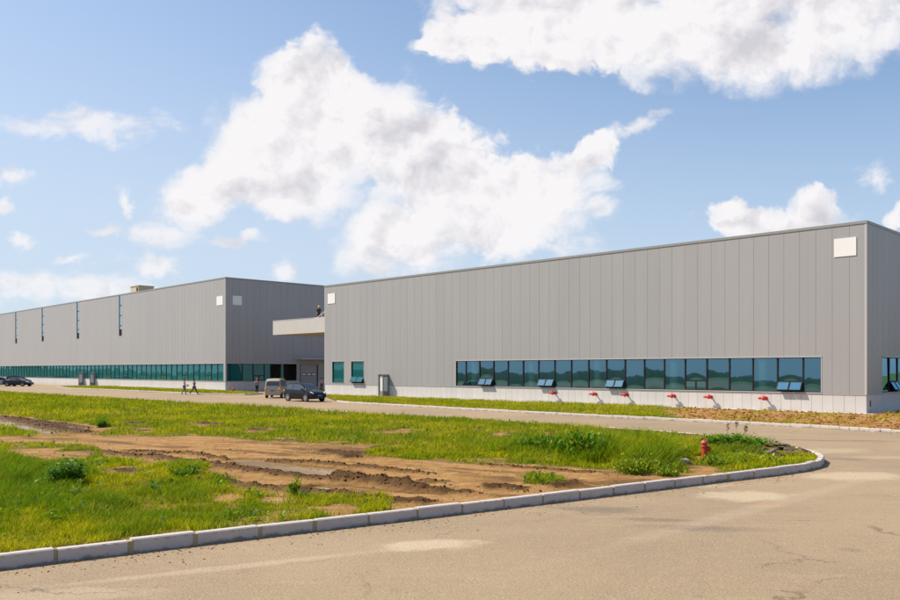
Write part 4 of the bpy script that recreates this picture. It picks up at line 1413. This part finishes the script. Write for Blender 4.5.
leaf_clump('weed_clump', base_at(536, 452), 0.75, 0.42, 1300, 0.14, DK + MD, 'mid green weeds left of the tall dark clump', 'weeds', 18, 0, 0.5)
leaf_clump('weed_clump', base_at(184, 479), 0.42, 0.22, 700, 0.10, MD + DK, 'small lush tuft of weeds beside the left end of the ruts', 'weeds', 12, 0, 0.4)
leaf_clump('weed_clump', base_at(296, 497), 0.14, 0.30, 130, 0.12, MD, 'thin upright weed standing alone in front of the ruts', 'weeds', 5, 0, 0.6)
# dry seed stalks over the broad weeds
for (px, py, h_, lb) in ((727, 447, 0.75, 'leftmost dry brown seed stalk above the broad dark weeds'), (736, 447, 0.85, 'tallest dry brown seed stalk above the broad dark weeds'), (745, 448, 0.72, 'rightmost dry brown seed stalk above the broad dark weeds')):
    x, y, z = base_at(px, py)
    rt = empty('dry_stalk', (x, y, z), 0, lb, 'stalk', 'dry stalks above the weeds')
    s_ = MB(); s_.tube((0, 0, 0), (0.03, 0, h_), 0.007, 6, 0.004); s_.build('stem', M['stem'], rt)
    s_ = MB()
    for k in range(22):
        zz = h_ * (0.7 + 0.32 * rng.random()); a = rng.random() * 6.28
        s_.tube((0.03 * zz / h_, 0, zz), (0.03 + 0.06 * math.cos(a), 0.06 * math.sin(a), zz + 0.05), 0.006, 5, 0.012)
    s_.build('seed_head', M['stem'], rt)

# ------------------------------------------------------------------ things on the field
# red pillar hydrant
hx, hy, hz0 = base_at(704.5, 458.6)
hyd = empty('fire_hydrant', (hx, hy, hz0 - 0.02), R(-15), 'faded red pillar fire hydrant standing in the weeds of the field', 'fire hydrant')
b = MB()
b.lathe([(0.12, 0), (0.12, 0.035), (0.075, 0.05), (0.075, 0.34), (0.10, 0.355), (0.10, 0.39), (0.075, 0.40), (0.075, 0.46), (0.09, 0.465)], 24)
b.build('barrel', M['redold'], hyd)
b = MB(); b.lathe([(0.105, 0.466), (0.115, 0.475), (0.10, 0.50), (0.07, 0.535), (0.03, 0.552), (0.028, 0.556)], 24)
cap = b.build('cap', M['redold'], hyd)
b = MB(); b.lathe([(0.024, 0.557), (0.022, 0.60)], 5); b.build('operating_nut', M['redold'], cap)
for ang, rr_, ln in ((0, 0.062, 0.09), (110, 0.045, 0.07)):
    Q = Matrix.Rotation(R(ang), 4, 'Z') @ Matrix.Translation((0.065, 0, 0.30)) @ Matrix.Rotation(R(90), 4, 'Y')
    b = MB(); b.lathe([(rr_, 0), (rr_, ln * 0.5), (rr_ * 1.25, ln * 0.52), (rr_ * 1.25, ln), (rr_ * 0.6, ln * 1.05), (rr_ * 0.4, ln * 1.25)], 16, Q)
    b.build('outlet', M['redold'], hyd)
for k in range(6):
    a = k * math.pi / 3; b = MB(); b.lathe([(0.011, 0.03), (0.011, 0.055)], 6, Matrix.Translation((0.10 * math.cos(a), 0.10 * math.sin(a), 0))); b.build('bolt', M['steel'], hyd)

x, y, z = base_at(677, 464)
b = MB(); b.box(-0.42, 0.30, -0.25, 0.25, -0.05, 0.13)
o = b.build('valve_cover', simple('dark_concrete', (0.20, 0.19, 0.175), 0.9, var=0.25, scale=4, bump=0.3), bevel=0.012)
o.location = (x, y, z); o.rotation_euler = (R(1), R(-2), R(-6)); tag(o, 'grey concrete valve cover slab lying in weeds left of the hydrant', 'slab')
x, y, z = base_at(736.5, 456)
b = MB()
vv = [(0.11 * math.cos(k * 0.7) * (1 - j * 0.22) * (0.7 + 0.6 * rng.random()), 0.09 * math.sin(k * 0.7) * (1 - j * 0.22) * (0.7 + 0.6 * rng.random()), j * 0.075) for j in range(4) for k in range(9)]
ff = [(j * 9 + k, j * 9 + (k + 1) % 9, (j + 1) * 9 + (k + 1) % 9, (j + 1) * 9 + k) for j in range(3) for k in range(9)] + [tuple(27 + k for k in range(9))]
b.add(vv, ff); o = b.build('plastic_bag', M['white']); o.location = (x, y, z + 0.05); o.scale = (0.75, 0.75, 0.6)
tag(o, 'crumpled white plastic bag caught in weeds right of the hydrant', 'litter')

# rubble at the nose of the island
b = MB(); rr_ = random.Random(5)
cx_, cy_ = g(776, 454, 0.15)
for k in range(46):
    px_, py_ = 776 + rr_.gauss(0, 14), 453 + rr_.gauss(0, 3.6)
    x, y = g(px_, py_, 0.15)
    if not inside(FIELD, np.array([x]), np.array([y]))[0] or seg_dist(K_FRONT + K_BACK, np.array([x]), np.array([y]))[0][0] < 0.35: continue
    s_ = rr_.uniform(0.06, 0.26)
    Q = Matrix.Translation((x, y, 0.16 + rr_.uniform(0, 0.14))) @ Matrix.Rotation(rr_.uniform(0, 6), 4, 'Z') @ Matrix.Rotation(rr_.gauss(0, 0.35), 4, 'X') @ Matrix.Rotation(rr_.gauss(0, 0.3), 4, 'Y')
    pts = [(math.cos(i * 1.05) * s_ * rr_.uniform(0.6, 1.2), math.sin(i * 1.05) * s_ * 0.7 * rr_.uniform(0.6, 1.2)) for i in range(6)]
    hh = rr_.uniform(0.02, 0.06)
    b.add([Q @ Vector((p[0], p[1], 0)) for p in pts] + [Q @ Vector((p[0] * .9, p[1] * .9, hh)) for p in pts], [tuple(range(6))[::-1], tuple(range(6, 12))] + [(i, (i + 1) % 6, 6 + (i + 1) % 6, 6 + i) for i in range(6)], 0)
tag(b.build('rubble', simple('rubble_mud', (0.10, 0.07, 0.045), 0.9, var=0.5, scale=2.5, bump=0.4)), kind='stuff')

# ------------------------------------------------------------------ red wall hydrants along the plinth
WH = [(766.0, 'right end, under the rightmost open window'), (711.2, 'second from the right'), (674.4, 'third from the right'), (627.4, 'just right of the middle open window'), (596.0, 'second from the left'), (555.2, 'left end of the row')]
WHL = ['red wall hydrant on the plinth just left of the rightmost open sashes', 'red wall hydrant second from the right end of the row', 'red wall hydrant under the window with shut bottom sashes',
       'red wall hydrant just right of the third open sash pair', 'red wall hydrant second from the left end of the row', 'leftmost red wall hydrant, just right of the second open sash pair']
proto = None
for (px, _), lb in zip(WH, WHL):
    s = face_s(A, DN, px)
    q = A + DN * s
    loc = (q.x, q.y, 0.86)
    if proto is None:
        proto = empty('wall_hydrant', loc, RZ_N, lb, 'wall hydrant', 'red wall hydrants along the plinth')
        Q = Matrix.Translation((0, 0.012, 0)) @ Matrix.Rotation(R(90), 4, 'X')          # +z of the lathe points out of the wall
        b = MB(); b.lathe([(0.12, 0), (0.12, 0.03), (0.055, 0.035), (0.055, 0.24), (0.085, 0.245), (0.085, 0.265)], 20, Q); b.build('pipe', M['red'], proto)
        b = MB(); b.lathe([(0.06, 0.262), (0.12, 0.28), (0.145, 0.33), (0.145, 0.38), (0.12, 0.43), (0.05, 0.455)], 20, Q); body_ = b.build('valve_body', M['red'], proto)
        N = Matrix.Translation((0, -0.345, 0)) @ Matrix.Rotation(R(-90), 4, 'Y')            # the nozzle points left along the wall
        b = MB(); b.lathe([(0.065, 0.11), (0.065, 0.22), (0.09, 0.225), (0.09, 0.25), (0.07, 0.255), (0.07, 0.36), (0.04, 0.37)], 20, N); b.build('nozzle', M['red'], proto)
        b = MB(); b.tube((0, -0.345, 0.13), (0, -0.345, 0.19), 0.018); b.lathe([(0.07, 0.188), (0.07, 0.205)], 14, Matrix.Translation((0, -0.345, 0))); b.build('handwheel', M['red'], proto)
    else:
        c = copy_tree(proto); c.location = loc; c['label'] = lb
# small red hydrant by the far plinth
x, y = g(233.2, 391.9)
o = empty('ground_hydrant', (x, y, 0.0), 0, 'small red ground hydrant beside the shaded plinth of the left warehouse', 'hydrant')
b = MB(); b.lathe([(0.2, 0), (0.2, 0.05), (0.12, 0.07), (0.12, 0.30), (0.2, 0.32), (0.2, 0.38), (0.08, 0.46)], 16); b.build('barrel', M['red'], o)
for a in (0, 180):
    Q = Matrix.Rotation(R(a), 4, 'Z') @ Matrix.Translation((0.1, 0, 0.2)) @ Matrix.Rotation(R(90), 4, 'Y')
    b = MB(); b.lathe([(0.06, 0), (0.06, 0.12), (0.08, 0.125), (0.08, 0.17)], 12, Q); b.build('outlet', M['red'], o)

# ------------------------------------------------------------------ vehicles
def paint(name, col, metal=0.0):
    m, t, b_, o_ = new_mat(name)
    n = t.noise(t.coord(), 3.0, 4, 0.6)
    t.put(b_.inputs['Base Color'], t.mix(n, tuple(c * 0.92 for c in col), tuple(c * 1.06 for c in col)))
    b_.inputs['Metallic'].default_value = metal
    b_.inputs['Roughness'].default_value = 0.5
    b_.inputs['Specular IOR Level'].default_value = 0.0
    b_.inputs['Coat Weight'].default_value = 0.6
    b_.inputs['Coat Roughness'].default_value = 0.03
    return m

def car_glass():
    m, t, b_, o_ = new_mat('car_glass')
    b_.inputs['Base Color'].default_value = (0.018, 0.022, 0.026, 1)
    b_.inputs['Roughness'].default_value = 0.03
    b_.inputs['IOR'].default_value = 2.0
    return m
M['cglass'] = car_glass()
M['tyre'] = simple('tyre_rubber', (0.022, 0.022, 0.023), 0.85)
M['rim'] = simple('alloy_rim', (0.36, 0.37, 0.39), 0.45, metal=0.3)
M['lamp'] = simple('headlamp_lens', (0.75, 0.77, 0.80), 0.1, var=0.05, coat=1.0)
M['tail'] = simple('tail_lens', (0.45, 0.02, 0.012), 0.15, coat=1.0)
M['plate'] = simple('blue_plate', (0.03, 0.16, 0.55), 0.4, var=0.05)
M['amber'] = simple('amber_lens', (0.65, 0.22, 0.02), 0.2)


def wheel_parts(root, x, y, r, side):
    w_ = 0.19
    Q = Matrix.Translation((x, y, r)) @ Matrix.Rotation(R(-90 * side), 4, 'X')
    b = MB(); b.lathe([(r * 0.62, -w_ / 2), (r * 0.93, -w_ / 2), (r, -w_ / 2 + 0.03), (r, w_ / 2 - 0.03), (r * 0.93, w_ / 2), (r * 0.66, w_ / 2)], 28, Q)
    wh = b.build('wheel', M['tyre'], root)
    b = MB()
    b.lathe([(r * 0.655, w_ / 2 - 0.035), (r * 0.655, w_ / 2 + 0.004), (r * 0.60, w_ / 2 + 0.006), (r * 0.57, w_ / 2 - 0.02)], 28, Q)
    for k in range(5):
        q = Q @ Matrix.Rotation(k * 2 * math.pi / 5, 4, 'Z')
        b.box(-0.03, 0.03, 0.02, r * 0.6, w_ / 2 - 0.03, w_ / 2 + 0.008, 0, q)
    b.lathe([(0.05, w_ / 2 - 0.03), (0.05, w_ / 2 + 0.014), (0.03, w_ / 2 + 0.018)], 12, Q)
    b.build('rim', M['rim'], wh)


def car(name, loc, hd, st, windows, screen, rear, wheels, wr_, body_mat, label, cat, tail_z=0.85, head=None, group=None, plate_front=True, plate_rear=True, tail_mat=None):
    """hull lofted through stations (x, floor, belt, roof, half-width, roof half-width); +x is forward"""
    root = empty(name, (loc[0], loc[1], 0), hd, label, cat, group)
    S_ = []
    for a, b_ in zip(st, st[1:]):
        n = max(2, int(abs(b_[0] - a[0]) / 0.09))
        for k in range(n): S_.append([a[i] + (b_[i] - a[i]) * k / n for i in range(6)])
    S_.append(list(st[-1]))
    S_ = np.array(S_)
    for _ in range(2):                                         # soften the kinks between stations
        T_ = S_.copy(); T_[1:-1, 3:] = 0.25 * S_[:-2, 3:] + 0.5 * S_[1:-1, 3:] + 0.25 * S_[2:, 3:]; S_ = T_
    rows = []
    for x, zb, ze, zr, wl, wr in S_:
        k = min(1.0, max(0.0, (zr - ze) / 0.3))
        p5 = (0.965 * wl, ze); p8 = (wr, zr - 0.05 * k - 0.01)
        lerp = lambda f: (p5[0] + (p8[0] - p5[0]) * f, p5[1] + (p8[1] - p5[1]) * f)
        half = [(0, zb), (0.8 * wl, zb), (0.97 * wl, zb + 0.1), (wl, zb + 0.5 * (ze - zb)), (0.99 * wl, ze - 0.06), p5, lerp(0.08), lerp(0.90), p8, (wr * 0.88, zr - 0.012), (wr * 0.5, zr), (0, zr + 0.008 * k)]
        rows.append([(x, -y, z) for y, z in half] + [(x, y, z) for y, z in half[-2:0:-1]])
    nn = len(rows[0]); hl = 12
    V_ = [p for r in rows for p in r]
    groups = {}
    for i in range(len(rows) - 1):
        xm = (S_[i, 0] + S_[i + 1, 0]) / 2; tall = (S_[i, 3] + S_[i + 1, 3]) / 2 - (S_[i, 2] + S_[i + 1, 2]) / 2
        for j in range(nn):
            seg = j if j < hl - 1 else nn - 1 - j
            side = 'r' if j < hl - 1 else 'l'
            key = 'body'
            if seg == 6 and tall > 0.14:
                for k, (a, b_) in enumerate(windows):
                    if a < xm < b_: key = 'side_window_%s%d' % (side, k)
            if seg in (9, 10):
                if screen[0] < xm < screen[1]: key = 'windscreen'
                if rear and rear[0] < xm < rear[1]: key = 'rear_window'
            groups.setdefault(key, []).append((i * nn + j, i * nn + (j + 1) % nn, (i + 1) * nn + (j + 1) % nn, (i + 1) * nn + j))
    groups['body'] += [tuple(range(nn))[::-1], tuple((len(rows) - 1) * nn + j for j in range(nn))]
    for key, fs in groups.items():
        us = sorted({i for f in fs for i in f}); mp = {a: k for k, a in enumerate(us)}
        me = bpy.data.meshes.new(key)
        me.from_pydata([V_[i] for i in us], [], [tuple(mp[i] for i in f)[::-1] for f in fs])
        me.materials.append(body_mat if key == 'body' else M['cglass'])
        me.polygons.foreach_set('use_smooth', [True] * len(me.polygons))
        nm = key if not key.startswith('side') else 'side_window'
        link(nm, me, root, Matrix.Identity(4))
    L_ = st[-1][0]; hw = max(s[4] for s in st)
    for x in wheels:
        for sd in (-1, 1):
            b = MB(); Q = Matrix.Translation((x, sd * (hw - 0.03), wr_ + 0.01)) @ Matrix.Rotation(R(-90 * sd), 4, 'X')
            b.lathe([(wr_ * 1.16, -0.05), (wr_ * 1.16, 0.036), (wr_ * 1.10, 0.036)], 28, Q); b.build('wheel_arch', M['dark'], root)
            wheel_parts(root, x, sd * (hw - 0.075), wr_, sd)
    for sd in (-1, 1):                                          # mirrors
        b = MB(); mx = windows[-1][1] + 0.02
        b.box(mx - 0.05, mx + 0.09, sd * (hw + 0.10) - 0.08, sd * (hw + 0.10) + 0.08, 0.98, 1.12)
        b.box(mx, mx + 0.04, sd * (hw - 0.02) - 0.05, sd * (hw - 0.02) + 0.06, 0.97, 1.02)
        b.build('mirror', body_mat, root, bevel=0.03)
    for sd in (-1, 1):
        b = MB(); q = Matrix.Translation((0.03, sd * (st[1][4] - 0.10), tail_z)) @ Matrix.Diagonal((0.10, 0.10, 0.15, 1))
        b.lathe([(0.05, -1), (0.7, -0.75), (1, -0.2), (1, 0.3), (0.7, 0.8), (0.05, 1)], 14, q); b.build('tail_light', tail_mat or M['tail'], root, smooth=True)
        hx_, hy_, hz_ = head
        b = MB(); q = Matrix.Translation((hx_, sd * hy_, hz_)) @ Matrix.Rotation(R(sd * -28), 4, 'Z') @ Matrix.Rotation(R(24), 4, 'Y') @ Matrix.Diagonal((0.24, 0.13, 0.085, 1))
        b.lathe([(0.05, -1), (0.7, -0.75), (1, -0.2), (1, 0.3), (0.7, 0.8), (0.05, 1)], 16, q); b.build('headlight', M['lamp'], root, smooth=True)
    if plate_front:
        b = MB(); b.box(L_ - 0.02, L_ + 0.025, -0.22, 0.22, 0.46, 0.60); b.build('number_plate', M['plate'], root)
        b = MB(); b.box(L_ - 0.10, L_ + 0.012, -0.5, 0.5, 0.30, 0.42); b.build('grille', M['dark'], root)
    if plate_rear:
        b = MB(); b.box(-0.025, 0.03, -0.22, 0.22, 0.66, 0.80); b.build('number_plate', M['plate'], root)
    b = MB()
    for sd in (-1, 1): pass
    for (a, b_) in windows[:2]:
        for sd in (-1, 1):
            hb = MB(); hb.box(a + 0.10, a + 0.28, sd * (hw + 0.004) - 0.015, sd * (hw + 0.004) + 0.015, 0.80, 0.83); hb.build('door_handle', body_mat, root)
    return root

mpv = [(0.0, .36, .60, .62, .70, .66), (.04, .28, .85, .88, .80, .74), (.14, .25, .98, 1.12, .84, .72), (.40, .22, 1.00, 1.48, .86, .66), (.75, .2, .99, 1.58, .87, .66), (1.6, .2, .97, 1.62, .87, .67), (2.3, .2, .95, 1.58, .87, .66), (2.6, .2, .94, 1.50, .87, .66), (3.42, .22, .93, .99, .86, .74), (3.8, .24, .87, .90, .83, .74), (4.12, .28, .74, .76, .77, .70), (4.26, .35, .58, .60, .68, .62)]
rdir = -DN; ldir = Vector((-rdir.y, rdir.x))
fw_ = Vector(g(306.2, 402.0)); ctr = fw_ + ldir * 0.79 - rdir * 3.42
car('parked_car', ctr, math.atan2(rdir.y, rdir.x), mpv, [(.50, 1.42), (1.50, 2.36), (2.44, 3.0)], (2.62, 3.40), (.15, .40), (.80, 3.42), .32, paint('black_car_paint', (0.010, 0.011, 0.016)),
    'black hatchback car with a blue plate parked in front of the beige van', 'car', head=(3.98, .62, .73))
van = [(0, .34, .60, .62, .72, .70), (.03, .30, .98, 1.0, .76, .74), (.08, .30, 1.02, 1.08, .77, .73), (.20, .28, 1.05, 1.72, .78, .67), (.40, .28, 1.06, 1.84, .78, .66), (1.6, .28, 1.06, 1.88, .78, .66), (2.6, .28, 1.05, 1.86, .78, .66), (2.95, .28, 1.04, 1.76, .78, .66), (3.45, .3, 1.0, 1.06, .77, .70), (3.66, .32, .80, .82, .75, .70), (3.72, .36, .60, .62, .71, .66)]
vx, vy = g(272.6, 398.4)
car('parked_van', (vx, vy), R(90.5), van, [(.35, 1.35), (1.45, 2.3), (2.38, 3.1)], (2.9, 3.44), (.085, .21), (.75, 3.05), .29, paint('beige_van_paint', (0.37, 0.325, 0.25)),
    'beige minivan seen from behind next to the black hatchback', 'van', head=(3.6, .58, .82), tail_mat=M['amber'])
sedan = [(0, .36, .66, .68, .74, .70), (.05, .30, .92, .94, .82, .78), (.55, .24, .98, 1.02, .88, .76), (.75, .22, .98, 1.08, .89, .72), (1.35, .2, .96, 1.40, .90, .62), (2.1, .2, .95, 1.46, .90, .62), (2.6, .2, .94, 1.42, .90, .62), (3.5, .22, .92, .97, .88, .76), (4.2, .25, .82, .85, .84, .76), (4.62, .30, .68, .70, .76, .70), (4.72, .38, .56, .58, .66, .62)]
sx, sy = g(5.5, 386.3)
car('parked_car', (sx, sy), R(-9), sedan, [(.95, 1.6), (1.7, 2.5), (2.58, 3.1)], (2.66, 3.46), (.62, 1.32), (.95, 3.75), .32, paint('navy_car_paint', (0.010, 0.013, 0.022)),
    'dark navy saloon car parked side on at the far left', 'car', head=(4.5, .62, .70), group='cars parked at the far left')
suv = [(z[0], z[1], z[2] + .04, z[3] + .10 if z[3] > 1.05 else z[3] + .04, z[4], z[5]) for z in mpv]
sx, sy = g(6.0, 384.7)
car('parked_car', (sx, sy), R(12), suv, [(.50, 1.42), (1.50, 2.36), (2.44, 3.0)], (2.62, 3.40), (.15, .40), (.80, 3.42), .32, paint('charcoal_car_paint', (0.018, 0.018, 0.022)),
    'charcoal hatchback half hidden behind the navy saloon', 'car', head=(3.98, .62, .77), group='cars parked at the far left')
sx, sy = g(-14.5, 386.2)
car('parked_car', (sx, sy), R(30), mpv, [(.50, 1.42), (1.50, 2.36), (2.44, 3.0)], (2.62, 3.40), (.15, .40), (.80, 3.42), .32, paint('silver_car_paint', (0.40, 0.41, 0.43)),
    'silver car cut off by the left edge of the photo', 'car', head=(3.98, .62, .73), group='cars parked at the far left')

# ------------------------------------------------------------------ people
def skin_mesh(name, pts, edges, mat, parent, sub=2):
    """limbs grown over a skeleton of joints with a radius each"""
    names = list(pts)
    me = bpy.data.meshes.new(name)
    me.from_pydata([pts[k][0] for k in names], [(names.index(a), names.index(b)) for a, b in edges], [])
    o = bpy.data.objects.new(name, me); COL.objects.link(o)
    o.modifiers.new('skin', 'SKIN')
    for i, k in enumerate(names):
        r = pts[k][1]; me.skin_vertices[0].data[i].radius = r if isinstance(r, tuple) else (r, r)
        me.skin_vertices[0].data[i].use_root = (i == 0)
    sb = o.modifiers.new('sub', 'SUBSURF'); sb.levels = sub; sb.render_levels = sub
    dg = bpy.context.evaluated_depsgraph_get()
    nm = bpy.data.meshes.new_from_object(o.evaluated_get(dg))
    bpy.data.objects.remove(o)
    nm.name = name; nm.materials.clear(); nm.materials.append(mat)
    nm.polygons.foreach_set('use_smooth', [True] * len(nm.polygons))
    q = bpy.data.objects.new(name, nm); COL.objects.link(q); q.parent = parent
    return q

M['skin'] = simple('skin', (0.36, 0.20, 0.13), 0.55, var=0.06)
M['hair'] = simple('black_hair', (0.012, 0.010, 0.009), 0.6)
M['shoe'] = simple('shoe', (0.02, 0.018, 0.016), 0.6)

def cloth(name, col): return simple(name, col, 0.85, var=0.14, scale=12, bump=0.2)

def person(loc, rz, label, shirt, trousers, hat=None, stride=0.0, arm=0.0, bend=0.0, height=1.70, hold=None):
    """facing -y; stride swings the legs, arm the arms, bend tips the trunk forward"""
    root = empty('person', loc, rz, label, 'person')
    root.scale = (height / 1.72,) * 3
    def leg(sd, sw):
        hip = Vector((sd * 0.09, 0, 0.90)); a = sw
        knee = hip + Vector((0, -math.sin(a) * 0.43, -math.cos(a) * 0.43))
        b_ = a - (0.35 if a < 0 else 0.06)
        ank = knee + Vector((0, -math.sin(b_) * 0.41, -math.cos(b_) * 0.41))
        return hip, knee, ank
    legs = {sd: leg(sd, stride * sd) for sd in (-1, 1)}
    low = min(l[2].z for l in legs.values()) - 0.07
    up = Vector((0, 0, -low))
    tilt = Matrix.Rotation(bend, 4, 'X')
    pel = Vector((0, 0, 0.93))
    def tr(v): return pel + tilt @ (Vector(v) - pel) + up
    P_ = {'pelvis': (pel + up, (0.15, 0.105)), 'waist': (tr((0, 0, 1.08)), (0.135, 0.095)), 'chest': (tr((0, 0, 1.28)), (0.165, 0.11)), 'collar': (tr((0, 0.005, 1.42)), (0.10, 0.075)), 'neck': (tr((0, 0, 1.50)), 0.052),
          'jaw': (tr((0, -0.02, 1.555)), (0.062, 0.075)), 'brow': (tr((0, -0.012, 1.63)), (0.078, 0.094)), 'crown': (tr((0, 0.0, 1.70)), (0.055, 0.066)), 'nose': (tr((0, -0.118, 1.595)), 0.013)}
    E_ = [('pelvis', 'waist'), ('waist', 'chest'), ('chest', 'collar'), ('collar', 'neck'), ('neck', 'jaw'), ('jaw', 'brow'), ('brow', 'crown'), ('jaw', 'nose')]
    for sd in (-1, 1):
        n = str(sd); h_, k_, a_ = (v + up for v in legs[sd])
        P_['hip' + n] = (h_, 0.085); P_['knee' + n] = (k_, 0.056); P_['ankle' + n] = (a_, 0.038); P_['toe' + n] = (a_ + Vector((sd * 0.02, -0.15, -0.045)), (0.04, 0.028))
        E_ += [('pelvis', 'hip' + n), ('hip' + n, 'knee' + n), ('knee' + n, 'ankle' + n), ('ankle' + n, 'toe' + n)]
        sh = Vector((sd * 0.185, 0, 1.40)); aa = -arm * sd
        el = sh + Vector((sd * 0.05, -math.sin(aa) * 0.28, -math.cos(aa) * 0.28))
        ba = aa + 0.25 + (1.0 if hold == sd else 0)
        wr = el + Vector((0.0, -math.sin(ba) * 0.25, -math.cos(ba) * 0.25))
        dh = (wr - el).normalized()
        P_['shoulder' + n] = (tr(sh), 0.058); P_['elbow' + n] = (tr(el), 0.040); P_['wrist' + n] = (tr(wr), 0.027); P_['palm' + n] = (tr(wr + dh * 0.075), (0.036, 0.020))
        E_ += [('collar', 'shoulder' + n), ('shoulder' + n, 'elbow' + n), ('elbow' + n, 'wrist' + n), ('wrist' + n, 'palm' + n)]
        sx_ = Vector((0, 1, 0)) - dh * dh.y
        for f, (o_, ln) in enumerate(((-0.030, 0.075), (-0.010, 0.085), (0.010, 0.080), (0.030, 0.062))):
            b0 = wr + dh * 0.105 + sx_ * o_
            P_['f%d' % f + n] = (tr(b0), 0.0085); P_['t%d' % f + n] = (tr(b0 + dh * ln * 0.85 + Vector((-sd * 0.022, 0, 0))), 0.007)
            E_ += [('palm' + n, 'f%d' % f + n), ('f%d' % f + n, 't%d' % f + n)]
        P_['th' + n] = (tr(wr + dh * 0.07 + sx_ * -0.055), 0.009); E_ += [('palm' + n, 'th' + n)]
    body = skin_mesh('body', P_, E_, M['skin'], root)
    for sd in (-1, 1):                                           # ears and eyes
        pass
    grow = lambda k, f=1.12, a=0.012: (P_[k][0], tuple(r * f + a for r in (P_[k][1] if isinstance(P_[k][1], tuple) else (P_[k][1],) * 2)))
    T_ = {k: grow(k) for k in ('waist', 'chest', 'collar', 'pelvis')}
    TE = [('waist', 'chest'), ('chest', 'collar'), ('waist', 'pelvis')]
    for n in ('-1', '1'):
        T_['shoulder' + n] = grow('shoulder' + n); T_['elbow' + n] = grow('elbow' + n)
        T_['cuff' + n] = (P_['elbow' + n][0].lerp(P_['wrist' + n][0], 0.55), 0.046)
        TE += [('collar', 'shoulder' + n), ('shoulder' + n, 'elbow' + n), ('elbow' + n, 'cuff' + n)]
    skin_mesh('shirt', T_, TE, shirt, root)
    T_ = {'pelvis': grow('pelvis', 1.08, 0.006)}; TE = []
    for n in ('-1', '1'):
        T_['hip' + n] = grow('hip' + n); T_['knee' + n] = grow('knee' + n, 1.15, 0.014); T_['hem' + n] = (P_['knee' + n][0].lerp(P_['ankle' + n][0], 0.94), 0.06)
        TE += [('pelvis', 'hip' + n), ('hip' + n, 'knee' + n), ('knee' + n, 'hem' + n)]
    skin_mesh('trousers', T_, TE, trousers, root)
    for n in ('-1', '1'):
        a_ = P_['ankle' + n][0]; t_ = P_['toe' + n][0]
        skin_mesh('shoe', {'a': (a_ + Vector((0, 0.03, -0.035)), 0.045), 'm': (a_.lerp(t_, 0.5) + Vector((0, 0, -0.015)), (0.05, 0.036)), 't': (t_ + Vector((0, -0.03, 0)), (0.045, 0.03))}, [('a', 'm'), ('m', 't')], M['shoe'], root)
    skin_mesh('hair', {'a': (P_['brow'][0] + Vector((0, 0.03, 0.02)), (0.082, 0.082)), 'b': (P_['crown'][0] + Vector((0, 0.012, 0.012)), (0.058, 0.07)), 'c': (P_['jaw'][0] + Vector((0, 0.065, 0.03)), (0.055, 0.03))}, [('a', 'b'), ('a', 'c')], M['hair'], root)
    if hat is not None:
        b = MB(); q = Matrix.Translation(P_['brow'][0] + Vector((0, 0.0, 0.03))) @ Matrix.Diagonal((1, 1.15, 1, 1))
        b.lathe([(0.13, 0), (0.135, 0.008), (0.112, 0.018), (0.112, 0.05), (0.095, 0.095), (0.06, 0.125), (0.02, 0.136)], 20, q)
        b.build('helmet', hat, root, smooth=True)
    if hold:
        b = MB(); w_ = P_['palm' + str(hold)][0]
        b.lathe([(0.06, -0.17), (0.10, -0.14), (0.105, 0.0), (0.05, 0.03), (0.012, 0.05)], 12, Matrix.Translation(w_ + Vector((0, 0, -0.06))))
        o = b.build('bag', cloth('orange_bag', (0.55, 0.24, 0.04)), smooth=True)
        o.matrix_world = Matrix.Translation(loc) @ Matrix.Rotation(rz, 4, 'Z')
        tag(o, 'orange bag carried in the hand of the walker in the pale shirt', 'bag')
    return root

def gl(px, py): 
    x, y = g(px, py); return (x, y, 0.0)
hat_red = simple('red_helmet', (0.55, 0.03, 0.03), 0.35, coat=0.4); hat_y = simple('yellow_helmet', (0.75, 0.48, 0.02), 0.35, coat=0.4)
person(gl(184.4, 394.6), R(100), 'person in a pale pink shirt and grey trousers walking with an orange bag', cloth('pale_pink_shirt', (0.50, 0.36, 0.40)), cloth('grey_trousers', (0.16, 0.15, 0.17)), None, 0.18, 0.25, 0, 1.70, -1)
person(gl(194.3, 394.7), R(75), 'person in a brownish shirt and dark trousers in mid stride behind another walker', cloth('brown_shirt', (0.26, 0.15, 0.13)), cloth('dark_trousers', (0.07, 0.06, 0.075)), None, 0.48, 0.45, 0, 1.68)
person(gl(257.0, 393.9), R(185), 'person in a red helmet and grey shirt standing near the beige van', cloth('grey_orange_shirt', (0.30, 0.20, 0.17)), cloth('black_trousers', (0.02, 0.02, 0.024)), hat_red, 0.10, 0.15, 0, 1.68)
q = C + DS * 14.35 + DL * 0 + Vector((DL.y * -1, DL.x)) * 0
pd = Vector(((321.6 - CX) / F_PX * 107.0, 107.0))
person((pd.x, pd.y, 0.0), R(170), 'person in a pale pink top and brown trousers by the roller gate', cloth('pink_top', (0.52, 0.36, 0.40)), cloth('brown_trousers', (0.20, 0.075, 0.03)), None, 0.05, 0.1, 0, 1.66)
pw = Matrix.Translation((A.x, A.y, 0)) @ Matrix.Rotation(RZ_N, 4, 'Z') @ Vector((-57.3, 1.6, 8.05))
person((pw.x, pw.y, 8.05), R(20), 'person in a yellow helmet and dark jacket working on top of the entrance canopy', cloth('dark_jacket', (0.035, 0.03, 0.03)), cloth('dark_work_trousers', (0.03, 0.03, 0.035)), hat_y, 0.1, 0.6, 0.25, 1.70)
